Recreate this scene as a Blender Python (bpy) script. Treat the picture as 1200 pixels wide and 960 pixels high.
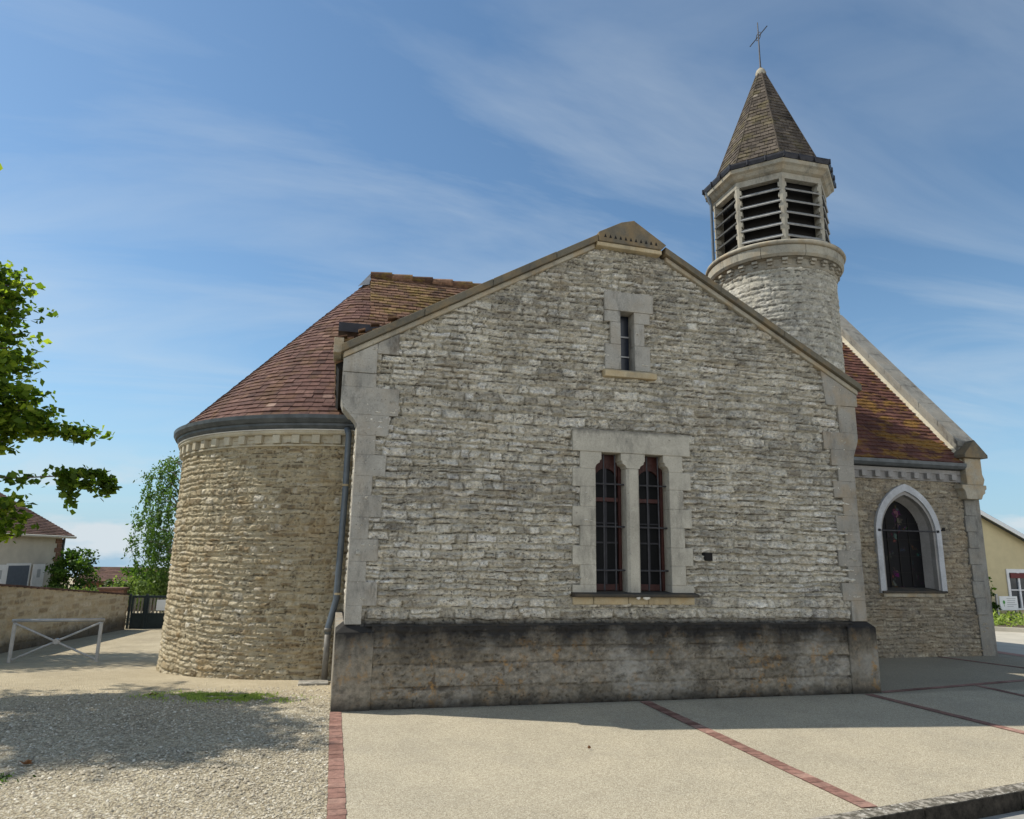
import bpy, bmesh, math, random
import numpy as np
from mathutils import Matrix, Vector
random.seed(7); RS = np.random.RandomState(11)
for o in list(bpy.data.objects): bpy.data.objects.remove(o)
S = bpy.context.scene; COL = S.collection
# ---------------------------------------------------------------- camera
cd = bpy.data.cameras.new('camera'); cam = bpy.data.objects.new('camera', cd); COL.objects.link(cam); S.camera = cam
cd.sensor_width = 36; cd.lens = 36 * 814.476 / 1200; cd.clip_start = .05; cd.clip_end = 2000
r_, u_, f_ = (0.96914254, -0.24588241, 0.01745204), (-0.06775445, -0.19764263, 0.97792982), (0.23700647, 0.94893584, 0.20820351)
cam.matrix_world = Matrix(((r_[0], u_[0], -f_[0], -0.09408708), (r_[1], u_[1], -f_[1], -7.90198793), (r_[2], u_[2], -f_[2], 1.6), (0, 0, 0, 1)))
# ---------------------------------------------------------------- sky and sun
SUNV = Vector((-.76, .32, 1)).normalized()
W = bpy.data.worlds.new('World'); S.world = W; W.use_nodes = True
nt = W.node_tree; N = nt.nodes; L = nt.links; N.clear()
def nn(t, **k):
    n = N.new(t)
    for a, b in k.items(): setattr(n, a, b)
    return n
out = nn('ShaderNodeOutputWorld'); bg = nn('ShaderNodeBackground'); sky = nn('ShaderNodeTexSky')
sky.sky_type = 'NISHITA'; sky.sun_disc = False
sky.sun_elevation = math.asin(SUNV.z); sky.sun_rotation = math.atan2(SUNV.x, SUNV.y)
sky.air_density = 1.0; sky.dust_density = .5; sky.ozone_density = 1.2; sky.altitude = 150
SKYS = .118
bg.inputs[1].default_value = SKYS
tc = nn('ShaderNodeTexCoord'); sp = nn('ShaderNodeSeparateXYZ'); L.new(tc.outputs['Generated'], sp.inputs[0])
def mth(op, a, b=None, clamp=False):
    m = nn('ShaderNodeMath', operation=op, use_clamp=clamp)
    for i, v in enumerate((a, b)):
        if v is None: continue
        if isinstance(v, (int, float)): m.inputs[i].default_value = v
        else: L.new(v, m.inputs[i])
    return m.outputs[0]
zz = mth('MAXIMUM', sp.outputs[2], .0)
den = mth('ADD', zz, .16)
px = mth('DIVIDE', sp.outputs[0], den); py = mth('DIVIDE', sp.outputs[1], den)
cb = nn('ShaderNodeCombineXYZ'); L.new(px, cb.inputs[0]); L.new(py, cb.inputs[1])
mp = nn('ShaderNodeMapping'); mp.inputs['Rotation'].default_value = (0, 0, .35); mp.inputs['Scale'].default_value = (.35, 1.25, 1); L.new(cb.outputs[0], mp.inputs[0])
n1 = nn('ShaderNodeTexNoise'); n1.inputs['Scale'].default_value = 1.5; n1.inputs['Detail'].default_value = 7; n1.inputs['Roughness'].default_value = .58; n1.inputs['Distortion'].default_value = .7
L.new(mp.outputs[0], n1.inputs[0])
n2 = nn('ShaderNodeTexNoise'); n2.inputs['Scale'].default_value = .55; n2.inputs['Detail'].default_value = 3; L.new(cb.outputs[0], n2.inputs[0])
cr = nn('ShaderNodeMapRange'); cr.inputs[1].default_value = .45; cr.inputs[2].default_value = .80; L.new(n1.outputs[0], cr.inputs[0])
c2 = nn('ShaderNodeMapRange'); c2.inputs[1].default_value = .3; c2.inputs[2].default_value = .65; L.new(n2.outputs[0], c2.inputs[0])
cir = mth('MULTIPLY', cr.outputs[0], mth('ADD', mth('MULTIPLY', c2.outputs[0], .62), .16))
n3 = nn('ShaderNodeTexNoise'); n3.inputs['Scale'].default_value = 7; n3.inputs['Detail'].default_value = 6
mp3 = nn('ShaderNodeMapping'); mp3.inputs['Scale'].default_value = (1, 1, 3.2); mp3.inputs['Location'].default_value = (.3, 0, .1); L.new(tc.outputs['Generated'], mp3.inputs[0]); L.new(mp3.outputs[0], n3.inputs[0])
c3 = nn('ShaderNodeMapRange'); c3.inputs[1].default_value = .47; c3.inputs[2].default_value = .58; L.new(n3.outputs[0], c3.inputs[0])
lowm = nn('ShaderNodeMapRange'); lowm.inputs[1].default_value = .14; lowm.inputs[2].default_value = .03; L.new(sp.outputs[2], lowm.inputs[0])
cum = mth('MULTIPLY', c3.outputs[0], lowm.outputs[0])
cl = mth('MAXIMUM', cir, mth('MULTIPLY', cum, .95), True)
hazeb = nn('ShaderNodeMapRange'); hazeb.inputs[1].default_value = .42; hazeb.inputs[2].default_value = -.02; hazeb.inputs[4].default_value = .92; L.new(sp.outputs[2], hazeb.inputs[0])
# bank of bright cloud added behind the camera (towards -Y) to lift shaded walls
bk = nn('ShaderNodeMapRange', interpolation_type='SMOOTHSTEP'); bk.inputs[1].default_value = .0; bk.inputs[2].default_value = -.45; L.new(sp.outputs[1], bk.inputs[0])
bz = nn('ShaderNodeMapRange', interpolation_type='SMOOTHSTEP'); bz.inputs[1].default_value = .58; bz.inputs[2].default_value = .22; L.new(sp.outputs[2], bz.inputs[0])
n4 = nn('ShaderNodeTexNoise'); n4.inputs['Scale'].default_value = 3.2; n4.inputs['Detail'].default_value = 7; L.new(tc.outputs['Generated'], n4.inputs[0])
c4 = nn('ShaderNodeMapRange'); c4.inputs[1].default_value = .34; c4.inputs[2].default_value = .50; L.new(n4.outputs[0], c4.inputs[0])
fill_bank = mth('MULTIPLY', mth('MULTIPLY', bk.outputs[0], bz.outputs[0]), c4.outputs[0], True)
mx = nn('ShaderNodeMix', data_type='RGBA'); L.new(cl, mx.inputs[0]); hz = nn('ShaderNodeMix', data_type='RGBA'); L.new(mth('POWER', hazeb.outputs[0], 1.8), hz.inputs[0]); tn = nn('ShaderNodeMix', data_type='RGBA', blend_type='MULTIPLY'); tn.inputs[0].default_value = 1; L.new(sky.outputs[0], tn.inputs[6]); tn.inputs[7].default_value = (.84, 1.03, 1.08, 1); L.new(tn.outputs[2], hz.inputs[6]); hz.inputs[7].default_value = (2.7, 4.3, 6.0, 1); L.new(hz.outputs[2], mx.inputs[6]); mx.inputs[7].default_value = (5.3, 5.9, 6.3, 1)
mb_ = nn('ShaderNodeMix', data_type='RGBA'); L.new(fill_bank, mb_.inputs[0]); L.new(mx.outputs[2], mb_.inputs[6]); mb_.inputs[7].default_value = (14.0, 14.2, 14.2, 1); L.new(mb_.outputs[2], bg.inputs[0]); L.new(bg.outputs[0], out.inputs[0])
sd = bpy.data.lights.new('sun', 'SUN'); sun = bpy.data.objects.new('sun', sd); COL.objects.link(sun)
sd.energy = 5.0; sd.angle = math.radians(.55); sd.color = (1, .94, .84); sun.rotation_euler = SUNV.to_track_quat('Z', 'Y').to_euler()
S.view_settings.view_transform = 'Standard'; S.view_settings.look = 'None'; S.view_settings.gamma = 1; S.view_settings.use_curve_mapping = False
S.view_settings.exposure = 0.10
S.render.engine = 'CYCLES'; S.render.resolution_x = 1024; S.render.resolution_y = 819
S.cycles.max_bounces = 6; S.cycles.transparent_max_bounces = 6

# ================================================================ noise
def hsh(ix, iy, seed):
    h = (ix.astype(np.int64) * 374761393 + iy.astype(np.int64) * 668265263 + seed * 1442695041) & 0xffffffff
    h = ((h ^ (h >> 13)) * 1274126177) & 0xffffffff
    h = ((h ^ (h >> 15)) * 2246822519) & 0xffffffff
    return ((h ^ (h >> 16)) & 0xffffff) / float(0xffffff)
def vn(x, y, seed=0):
    ix = np.floor(x); iy = np.floor(y); fx = x - ix; fy = y - iy
    fx = fx * fx * (3 - 2 * fx); fy = fy * fy * (3 - 2 * fy)
    a = hsh(ix, iy, seed); b = hsh(ix + 1, iy, seed); c = hsh(ix, iy + 1, seed); d = hsh(ix + 1, iy + 1, seed)
    return (a * (1 - fx) + b * fx) * (1 - fy) + (c * (1 - fx) + d * fx) * fy
def fbm(x, y, seed=0, o=4):
    s = 0; a = .5; t = 0
    for i in range(o):
        s = s + a * vn(x * 2 ** i, y * 2 ** i, seed + i * 17); t += a; a *= .55
    return s / t
def sst(t): t = np.clip(t, 0, 1); return t * t * (3 - 2 * t)

# ================================================================ node materials
class Mat:
    def __init__(s, name, rough=.85, spec=.25):
        s.m = bpy.data.materials.new(name); s.m.use_nodes = True; s.t = s.m.node_tree; s.t.nodes.clear()
        s.o = s.t.nodes.new('ShaderNodeOutputMaterial'); s.b = s.t.nodes.new('ShaderNodeBsdfPrincipled')
        s.t.links.new(s.b.outputs[0], s.o.inputs[0]); s.b.inputs['Roughness'].default_value = rough; s.b.inputs['Specular IOR Level'].default_value = spec
        s.g = s.t.nodes.new('ShaderNodeNewGeometry'); s.P = s.g.outputs['Position']
    def set(s, sock, v):
        if isinstance(v, (int, float)): sock.default_value = v
        elif isinstance(v, tuple): sock.default_value = v if len(v) == 4 else (*v, 1) if sock.type == 'RGBA' else v
        else: s.t.links.new(v, sock)
    def math(s, op, a, b=0.0, clamp=False):
        n = s.t.nodes.new('ShaderNodeMath'); n.operation = op; n.use_clamp = clamp; s.set(n.inputs[0], a); s.set(n.inputs[1], b); return n.outputs[0]
    def map(s, scale=(1, 1, 1), vec=None, loc=(0, 0, 0), rot=(0, 0, 0)):
        n = s.t.nodes.new('ShaderNodeMapping'); s.set(n.inputs[0], vec or s.P); n.inputs['Scale'].default_value = scale; n.inputs['Location'].default_value = loc; n.inputs['Rotation'].default_value = rot; return n.outputs[0]
    def noise(s, scale, detail=4, rough=.55, vec=None, dist=0):
        n = s.t.nodes.new('ShaderNodeTexNoise'); s.set(n.inputs['Vector'], vec or s.P); n.inputs['Scale'].default_value = scale; n.inputs['Detail'].default_value = detail; n.inputs['Roughness'].default_value = rough; n.inputs['Distortion'].default_value = dist; return n.outputs[0]
    def vor(s, scale, feature='F1', out='Distance', vec=None):
        n = s.t.nodes.new('ShaderNodeTexVoronoi'); n.feature = feature; s.set(n.inputs['Vector'], vec or s.P); n.inputs['Scale'].default_value = scale; return n.outputs[out]
    def rng(s, v, a, b, c=0.0, d=1.0):
        n = s.t.nodes.new('ShaderNodeMapRange'); s.set(n.inputs[0], v)
        for i, q in enumerate((a, b, c, d)): n.inputs[i + 1].default_value = q
        return n.outputs[0]
    def mix(s, f, a, b, mode='MIX'):
        n = s.t.nodes.new('ShaderNodeMix'); n.data_type = 'RGBA'; n.blend_type = mode; s.set(n.inputs[0], f); s.set(n.inputs[6], a); s.set(n.inputs[7], b); return n.outputs[2]
    def att(s, name):
        n = s.t.nodes.new('ShaderNodeAttribute'); n.attribute_name = name; return n.outputs['Fac']
    def ramp(s, v, *cols):
        n = s.t.nodes.new('ShaderNodeValToRGB'); e = n.color_ramp.elements
        e[0].position = cols[0][0]; e[0].color = (*cols[0][1], 1); e[1].position = cols[-1][0]; e[1].color = (*cols[-1][1], 1)
        for p, c in cols[1:-1]:
            q = e.new(p); q.color = (*c, 1)
        s.set(n.inputs[0], v); return n.outputs[0]
    def sep(s):
        n = s.t.nodes.new('ShaderNodeSeparateXYZ'); s.t.links.new(s.P, n.inputs[0]); return n.outputs
    def col(s, c): s.set(s.b.inputs['Base Color'], c); return s
    def bump(s, h, strength=.4, dist=.01):
        n = s.t.nodes.new('ShaderNodeBump'); n.inputs['Strength'].default_value = strength; n.inputs['Distance'].default_value = dist; s.set(n.inputs['Height'], h); s.t.links.new(n.outputs[0], s.b.inputs['Normal']); return s
MATS = {}
def plain(name, c, rough=.7, var=.25, sc=9, metal=0, bump=.15, spec=.3):
    m = Mat(name, rough, spec); d = tuple(x * (1 - var) for x in c); e = tuple(min(1, x * (1 + var)) for x in c)
    m.col(m.ramp(m.noise(sc, 5), (.3, d), (.7, e))).bump(m.noise(sc * 12, 3), bump, .004); m.b.inputs['Metallic'].default_value = metal
    MATS[name] = m.m; return m.m

def stonemat(name, ramp, mortar, greys=.5, lich=0.0, dark=.5, warm=0.0, zlow=None, drip=None, fine=1.0, fleck=0):
    m = Mat(name, .93, .15); t = m.att('tone'); mo = m.att('mort')
    base = m.ramp(t, *ramp)
    n = m.noise(22, 6, .65); base = m.mix(1.0, base, m.ramp(n, (.28, (.62, .61, .60)), (.5, (1, 1, 1)), (.72, (1.22, 1.2, 1.15))), 'MULTIPLY')
    mcol = m.mix(m.noise(14, 4), tuple(c * .8 for c in mortar), tuple(c * 1.15 for c in mortar))
    base = m.mix(mo, base, mcol)
    base = m.mix(m.math('MULTIPLY', m.att('crev'), .86), base, (.055, .052, .046))
    if fleck:
        fl = m.noise(1.0, 6, .72, m.map((12, 12, 30)), 1.6); f2 = m.noise(1.0, 5, .7, m.map((30, 30, 52), loc=(5, 2, 1)), .8)
        fm = m.ramp(fl, (.30, (.36, .355, .34)), (.36, (.72, .71, .69)), (.42, (.98, .98, .98)), (.55, (1.04, 1.04, 1.03)), (.62, (1.22, 1.22, 1.22)), (.70, (1.4, 1.4, 1.4)))
        base = m.mix(fleck, base, m.mix(1.0, base, fm, 'MULTIPLY'))
        base = m.mix(fleck, base, m.mix(1.0, base, m.ramp(f2, (.34, (.55, .54, .52)), (.43, (1, 1, 1)), (.62, (1.16, 1.15, 1.14))), 'MULTIPLY'))
    gz = m.rng(m.noise(1.1, 5, .6), .42, .62); g2 = m.rng(m.noise(9, 5, .7), .40, .62)
    gm = m.math('MULTIPLY', m.math('MULTIPLY', gz, g2), greys); base = m.mix(gm, base, (.17, .168, .16))
    if warm: base = m.mix(m.math('MULTIPLY', m.rng(m.noise(2.3, 4), .5, .7), warm), base, (.42, .27, .11))
    dk = m.math('MULTIPLY', m.rng(m.noise(30, 5, .75, m.map((1, 1, 1.9))), .60, .69), m.rng(m.noise(2.6, 3), .42, .62)); base = m.mix(m.math('MULTIPLY', dk, dark), base, (.035, .034, .033))
    if lich: base = m.mix(m.math('MULTIPLY', m.rng(m.noise(5.5, 5, .7), .57, .66), lich), base, (.40, .25, .07))
    if zlow:   # dirt band with its own ragged edge just above a ledge: (z0, z1, strength)
        z = m.math('ADD', m.sep()[2], m.math('MULTIPLY', m.math('SUBTRACT', m.noise(7, 5, .7), .5), zlow[3]))
        base = m.mix(m.math('MULTIPLY', m.rng(z, zlow[1], zlow[0]), zlow[2]), base, (.03, .029, .028))
    hb = m.math('ADD', m.noise(55, 5, .7), m.math('MULTIPLY', m.noise(160, 3), .5))
    if fleck: hb = m.math('ADD', hb, m.math('MULTIPLY', fl, 3.0))
    m.col(base).bump(hb, .55 * fine if not fleck else .85, .012 if not fleck else .02)
    MATS[name] = m.m; return m.m
GREY = ((0, (.22, .21, .185)), (.3, (.34, .32, .27)), (.6, (.42, .39, .32)), (.85, (.50, .47, .40)), (1, (.56, .54, .49)))
stonemat('rubble_front', ((0, (.36, .33, .27)), (.2, (.56, .525, .44)), (.55, (.71, .67, .57)), (.85, (.79, .755, .66)), (1, (.85, .83, .78))), (.66, .62, .51), .62, .10, .9, .15, (.86, .95, .9, .09), fleck=1.0)
stonemat('rubble_apse', ((0, (.25, .195, .12)), (.2, (.40, .33, .215)), (.6, (.55, .475, .325)), (.85, (.62, .55, .40)), (1, (.70, .65, .54))), (.60, .52, .36), .25, .25, .5, .35, fleck=.35)
stonemat('rubble_nave', ((0, (.24, .205, .15)), (.4, (.38, .335, .25)), (1, (.53, .48, .37))), (.35, .305, .23), .55, .1, .8, .2, fleck=.7)
stonemat('rubble_drum', ((0, (.42, .39, .32)), (.4, (.58, .55, .46)), (1, (.72, .69, .60))), (.50, .475, .39), .5, .0, .6, 0, fleck=.65)
stonemat('rubble_wall', ((0, (.30, .23, .14)), (.5, (.46, .37, .24)), (1, (.58, .49, .35))), (.50, .41, .27), .15, .2, .5, .3, (-.62, -.35, .75, .3))
# plinth: smooth courses heavily stained black, brown and orange
m = Mat('plinth_stone', .95, .12); t = m.att('tone'); mo = m.att('mort')
b = m.ramp(t, (0, (.15, .13, .098)), (.5, (.20, .177, .137)), (1, (.26, .235, .19)))
b = m.mix(1.0, b, m.ramp(m.noise(14, 7, .7), (.3, (.55, .54, .53)), (.5, (1, 1, 1)), (.7, (1.5, 1.45, 1.4))), 'MULTIPLY')
b = m.mix(m.math('MULTIPLY', m.att('crev'), .7), b, (.04, .035, .03)); b = m.mix(m.math('MULTIPLY', m.math('MULTIPLY', mo, .75), m.rng(m.noise(1.9, 3), .45, .6)), b, (.06, .05, .04))
b = m.mix(m.rng(m.noise(1.3, 5, .6, m.map((1, 1, 1), loc=(3.1, 0, 0))), .50, .70, 0, .8), b, (.36, .345, .30))
b = m.mix(m.math('MULTIPLY', m.rng(m.noise(1.7, 3), .42, .62), m.rng(m.noise(8, 6, .75), .52, .62, 0, .8)), b, (.34, .20, .075))
b = m.mix(m.rng(m.noise(18, 6, .8), .66, .72, 0, .7), b, (.50, .46, .40)); b = m.mix(m.rng(m.noise(3.3, 7, .75, m.map((1, 1, 1.4), loc=(2, 0, 6))), .52, .64, 0, .65), b, (.06, .052, .042))
zt = m.math('ADD', m.sep()[2], m.math('MULTIPLY', m.math('SUBTRACT', m.noise(2.4, 6, .65, m.map((1, 1, .5))), .5), .75))
b = m.mix(m.rng(zt, .50, .80, 0, .97), b, (.026, .025, .024))
zb = m.math('ADD', m.sep()[2], m.math('MULTIPLY', m.math('SUBTRACT', m.noise(5, 5, .65), .5), .18))
b = m.mix(m.rng(zb, .14, .02, 0, .85), b, (.03, .029, .026))
m.col(b).bump(m.math('ADD', m.noise(40, 6, .75), m.math('MULTIPLY', m.noise(150, 3), .4)), .6, .012); MATS['plinth_stone'] = m.m
def dressed(name, c, stain=.5, ochre=0.0, blacktop=None, rough=.9, streak=.5):
    m = Mat(name, rough, .15); b = m.ramp(m.noise(2.2, 5, .6), (.3, tuple(x * .82 for x in c)), (.7, tuple(x * 1.14 for x in c)))
    b = m.mix(1.0, b, m.ramp(m.noise(60, 4, .7), (.3, (.86, .86, .86)), (.7, (1.12, 1.12, 1.12))), 'MULTIPLY')
    st = m.math('MULTIPLY', m.rng(m.noise(6, 6, .75, m.map((1, 1, .35))), .46, .66), m.rng(m.noise(1.6, 4), .38, .58)); b = m.mix(m.rng(m.noise(38, 5, .75), .60, .68, 0, stain), b, (.09, .088, .08)); b = m.mix(m.rng(m.noise(11, 5, .7, m.map((1, 1, 1), loc=(9, 1, 4))), .55, .66, 0, .35), b, tuple(min(1, x * 1.35) for x in c)); b = m.mix(m.math('MULTIPLY', st, stain), b, (.07, .068, .064))
    if ochre: b = m.mix(m.math('MULTIPLY', m.rng(m.noise(3.6, 5, .65), .46, .62), ochre), b, (.38, .24, .09))
    if blacktop: b = m.mix(m.rng(m.math('ADD', m.sep()[2], m.math('MULTIPLY', m.math('SUBTRACT', m.noise(9, 5, .7), .5), .12)), blacktop[0], blacktop[1], 0, blacktop[2]), b, (.03, .03, .03))
    m.col(b).bump(m.math('ADD', m.noise(35, 5, .7), m.noise(120, 3)), .25, .006); MATS[name] = m.m; return m.m
dressed('dressed_grey', (.40, .375, .31), .55, 0, (3.12, 3.19, .85)); dressed('quoin_grey', (.33, .315, .275), .95, .10)
dressed('quoin_stained', (.27, .255, .22), .85, .22); dressed('coping_stone', (.14, .125, .092), .95, .25); dressed('gable_stone', (.23, .225, .20), .8, .08); dressed('apex_stone', (.15, .13, .095), .9, .3)
dressed('plinth_stained', (.27, .24, .185), .85, .35, (.50, .80, .85)); dressed('ochre_sill', (.43, .36, .235), .45, .3); dressed('black_sill', (.055, .05, .042), .5, .1); dressed('tower_stone', (.32, .30, .245), .6, .12)
dressed('cornice_stone', (.33, .31, .25), .7, .2); dressed('cream_band', (.47, .43, .33), .25, .15); dressed('arch_trim', (.42, .43, .44), .2)
dressed('reveal_stone', (.27, .26, .245), .35); dressed('kneeler_stone', (.35, .32, .25), .6, .35)
def tilemat(name, ramp, moss=0.0, mosscol=(.30, .20, .03), dark=.4, msc=2.2):
    m = Mat(name, .9, .2); b = m.ramp(m.att('tone'), *ramp)
    b = m.mix(1.0, b, m.ramp(m.noise(18, 5, .7), (.3, (.7, .7, .7)), (.7, (1.3, 1.28, 1.25))), 'MULTIPLY')
    b = m.mix(m.math('MULTIPLY', m.math('MULTIPLY', m.rng(m.noise(1.6, 4), .4, .62), m.rng(m.noise(11, 5, .7), .5, .64)), dark), b, (.03, .025, .022))
    if moss: b = m.mix(m.math('MULTIPLY', m.rng(m.noise(msc, 6, .68, m.map((1, 1.6, 1.9))), .50, .58), moss), b, m.ramp(m.noise(25, 4), (.35, tuple(x * .55 for x in mosscol)), (.65, mosscol)))
    b = m.mix(1.0, b, m.ramp(m.noise(.9, 5, .65, m.map((1.6, 1, .6))), (.3, (.62, .60, .58)), (.52, (.95, .94, .93)), (.75, (1.15, 1.12, 1.1))), 'MULTIPLY')
    m.col(b).bump(m.noise(60, 4, .7), .4, .006); MATS[name] = m.m; return m.m
tilemat('tile_apse', ((0, (.035, .02, .018)), (.15, (.075, .040, .034)), (.6, (.125, .066, .054)), (.9, (.18, .105, .085)), (1, (.30, .21, .17))), .25, (.20, .12, .03))
tilemat('tile_nave', ((0, (.03, .013, .010)), (.3, (.09, .042, .034)), (.8, (.14, .064, .050)), (1, (.22, .12, .09))), .75, (.30, .17, .035), .4, 1.7)
tilemat('tile_transept', ((0, (.05, .03, .02)), (.5, (.16, .09, .06)), (1, (.28, .17, .11))), .5, (.26, .19, .04), .8)
tilemat('tile_spire', ((0, (.035, .03, .025)), (.4, (.075, .062, .050)), (.8, (.125, .105, .085)), (1, (.21, .185, .155))), .22, (.22, .19, .05), .6, 1.8)
tilemat('tile_house', ((0, (.06, .035, .03)), (.5, (.12, .07, .055)), (1, (.18, .11, .09))), .1)
tilemat('brick_red', ((0, (.19, .10, .08)), (.5, (.27, .155, .125)), (1, (.36, .23, .185))), 0)
plain('zinc', (.085, .095, .10), .45, .3, 6, .3); plain('pipe_grey', (.10, .12, .14), .4, .15, 8, .2); plain('dark_metal', (.03, .03, .035), .5, .3, 9, .4)
plain('cast_iron_pipe', (.16, .15, .13), .5, .3); plain('white_trim', (.62, .61, .57), .7, .12); plain('slat_concrete', (.27, .27, .26), .8, .25, 14)
plain('red_wood', (.045, .012, .009), .5, .3, 12); plain('louvre_dark', (.012, .011, .010), .9, .2); plain('iron', (.045, .045, .05), .55, .3, 14, .3)
plain('pale_pebble', (.6, .57, .5), .8, .15); plain('lead', (.22, .23, .24), .5, .2, 7, .2); plain('soil', (.09, .07, .05), .95, .4)
plain('galvanised', (.42, .42, .41), .5, .15, 8, .25); plain('gate_green', (.018, .03, .032), .5, .2); plain('gate_slat', (.26, .24, .19), .7, .2)
plain('cream_render', (.52, .48, .40), .9, .08, 3); plain('yellow_render', (.56, .48, .29), .9, .06, 3); plain('white_paint', (.75, .75, .74), .5, .05); plain('window_shutter_grey', (.10, .12, .15), .5, .1)
plain('bark', (.10, .08, .06), .9, .3, 20, 0, .5); plain('bark_pale', (.25, .23, .2), .9, .3); plain('quoin_brick', (.20, .11, .075), .9, .3, 14); plain('blind_red', (.14, .025, .025), .6, .1)
plain('sign_white', (.78, .79, .78), .5, .03); plain('sign_green', (.08, .30, .06), .5, .1); plain('sign_grey', (.40, .42, .42), .5, .1); plain('petal_pink', (.60, .16, .22), .7, .3, 30); plain('leaf_dead', (.16, .075, .03), .8, .3)
plain('slate_blue', (.12, .14, .17), .6, .2); plain('kerb_red', (.36, .20, .15), .85, .12)
def glassmat(name, c, rough=.12):
    m = Mat(name, rough, .5); m.col(m.ramp(m.noise(3, 3), (.3, tuple(x * .5 for x in c)), (.7, c))); m.bump(m.noise(4, 2), .08, .01); MATS[name] = m.m
glassmat('dark_glass', (.005, .006, .007), .5); MATS['dark_glass'].node_tree.nodes['Principled BSDF'].inputs['Specular IOR Level'].default_value = .12; glassmat('blue_glass', (.010, .016, .030), .3); glassmat('pane_glass', (.05, .06, .07))
m = Mat('stained_glass', .6, .1); cc = m.vor(9, 'F1', 'Color'); k = m.vor(9, 'DISTANCE_TO_EDGE'); hsvn = m.mix(.55, cc, m.mix(1.0, cc, (.5, .4, .3), 'MULTIPLY'))
sel = m.rng(m.noise(4.5, 4, .6), .56, .66); m.col(m.mix(m.math('MULTIPLY', sel, m.rng(k, .02, .05)), (.008, .008, .009), m.mix(1.0, hsvn, (.16, .13, .13), 'MULTIPLY'))); MATS['stained_glass'] = m.m
def leafmat(name, c0, c1, c2, trans=.45):
    m = Mat(name, .55, .25); c = m.ramp(m.att('tone'), (0, c0), (.55, c1), (1, c2)); m.col(c)
    tr = m.t.nodes.new('ShaderNodeBsdfTranslucent'); m.set(tr.inputs[0], m.mix(1.0, c, (1.5, 1.6, .7), 'MULTIPLY')); ms = m.t.nodes.new('ShaderNodeMixShader'); ms.inputs[0].default_value = trans
    m.t.links.new(m.b.outputs[0], ms.inputs[1]); m.t.links.new(tr.outputs[0], ms.inputs[2]); m.t.links.new(ms.outputs[0], m.o.inputs[0]); MATS[name] = m.m
leafmat('leaf_maple', (.05, .09, .012), (.13, .20, .022), (.30, .36, .045), .6)
leafmat('leaf_willow', (.04, .08, .018), (.07, .13, .03), (.11, .19, .05)); leafmat('leaf_bush', (.03, .06, .012), (.06, .12, .02), (.12, .20, .035)); leafmat('leaf_pale', (.09, .14, .04), (.14, .20, .06), (.20, .27, .10)); leafmat('leaf_grass', (.20, .28, .06), (.28, .37, .09), (.38, .44, .15))
# pavement: exposed aggregate, fine coloured grit
m = Mat('pavement_mat', .92, .2); v = m.vor(150, 'F1', 'Color'); vs = m.t.nodes.new('ShaderNodeSeparateColor'); m.t.links.new(v, vs.inputs[0])
b = m.ramp(vs.outputs[0], (0, (.24, .205, .15)), (.25, (.355, .31, .225)), (.7, (.435, .39, .29)), (1, (.55, .505, .39)))
b = m.mix(1.0, b, m.ramp(m.noise(1.1, 6, .6), (.3, (.88, .88, .88)), (.7, (1.08, 1.07, 1.05))), 'MULTIPLY')
b = m.mix(m.rng(m.noise(45, 5, .7), .66, .74, 0, .5), b, (.22, .19, .15))
b = m.mix(m.rng(m.noise(2.1, 7, .72, m.map((1, 1, 1), loc=(4, 7, 0)), 1.2), .52, .70, 0, .38), b, (.30, .27, .21)); b = m.mix(m.rng(m.noise(5.5, 5, .75, None, .6), .68, .73, 0, .35), b, (.20, .185, .15))
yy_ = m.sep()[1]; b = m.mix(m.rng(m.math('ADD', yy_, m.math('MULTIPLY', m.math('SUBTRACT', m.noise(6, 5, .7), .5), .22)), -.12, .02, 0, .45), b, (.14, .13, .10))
m.col(b).bump(m.math('ADD', m.vor(170), m.math('MULTIPLY', m.noise(50, 4), .6)), .7, .006); MATS['pavement_mat'] = m.m
# gravel
m = Mat('gravel_mat', .95, .15); v = m.vor(48, 'F1', 'Color'); vs = m.t.nodes.new('ShaderNodeSeparateColor'); m.t.links.new(v, vs.inputs[0])
b = m.ramp(vs.outputs[0], (0, (.18, .15, .105)), (.3, (.33, .285, .20)), (.8, (.44, .39, .285)), (1, (.57, .53, .43)))
ps = m.sep()
sand = m.math('MULTIPLY', m.rng(m.math('ADD', ps[1], m.math('MULTIPLY', m.noise(1.3, 4), 1.2)), .9, 2.3), 1.0)
b = m.mix(m.math('MULTIPLY', sand, .75), b, m.mix(m.noise(6, 5), (.36, .30, .20), (.52, .45, .32)))
b = m.mix(1.0, b, m.ramp(m.noise(.9, 6, .65), (.3, (.80, .79, .77)), (.7, (1.12, 1.12, 1.1))), 'MULTIPLY')
m.col(b).bump(m.math('ADD', m.vor(48), m.math('MULTIPLY', m.noise(22, 5, .7), 1.2)), .8, .018); MATS['gravel_mat'] = m.m
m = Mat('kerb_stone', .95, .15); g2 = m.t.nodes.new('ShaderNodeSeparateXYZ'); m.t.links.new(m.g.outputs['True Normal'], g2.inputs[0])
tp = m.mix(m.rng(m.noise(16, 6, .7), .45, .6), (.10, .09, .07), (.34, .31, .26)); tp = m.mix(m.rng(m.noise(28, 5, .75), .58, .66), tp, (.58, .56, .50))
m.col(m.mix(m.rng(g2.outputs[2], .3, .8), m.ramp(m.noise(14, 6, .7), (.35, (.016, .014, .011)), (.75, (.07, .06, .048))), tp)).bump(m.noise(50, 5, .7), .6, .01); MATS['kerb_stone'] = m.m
plain('road_mat', (.28, .27, .245), .9, .2, 5, 0, .4); plain('side_road_mat', (.42, .39, .32), .9, .1, 2); plain('kerb_mat', (.30, .275, .235), .9, .5, 16, 0, .5); plain('kerb_dark', (.07, .065, .055), .95, .4, 12, 0, .4)
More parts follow.
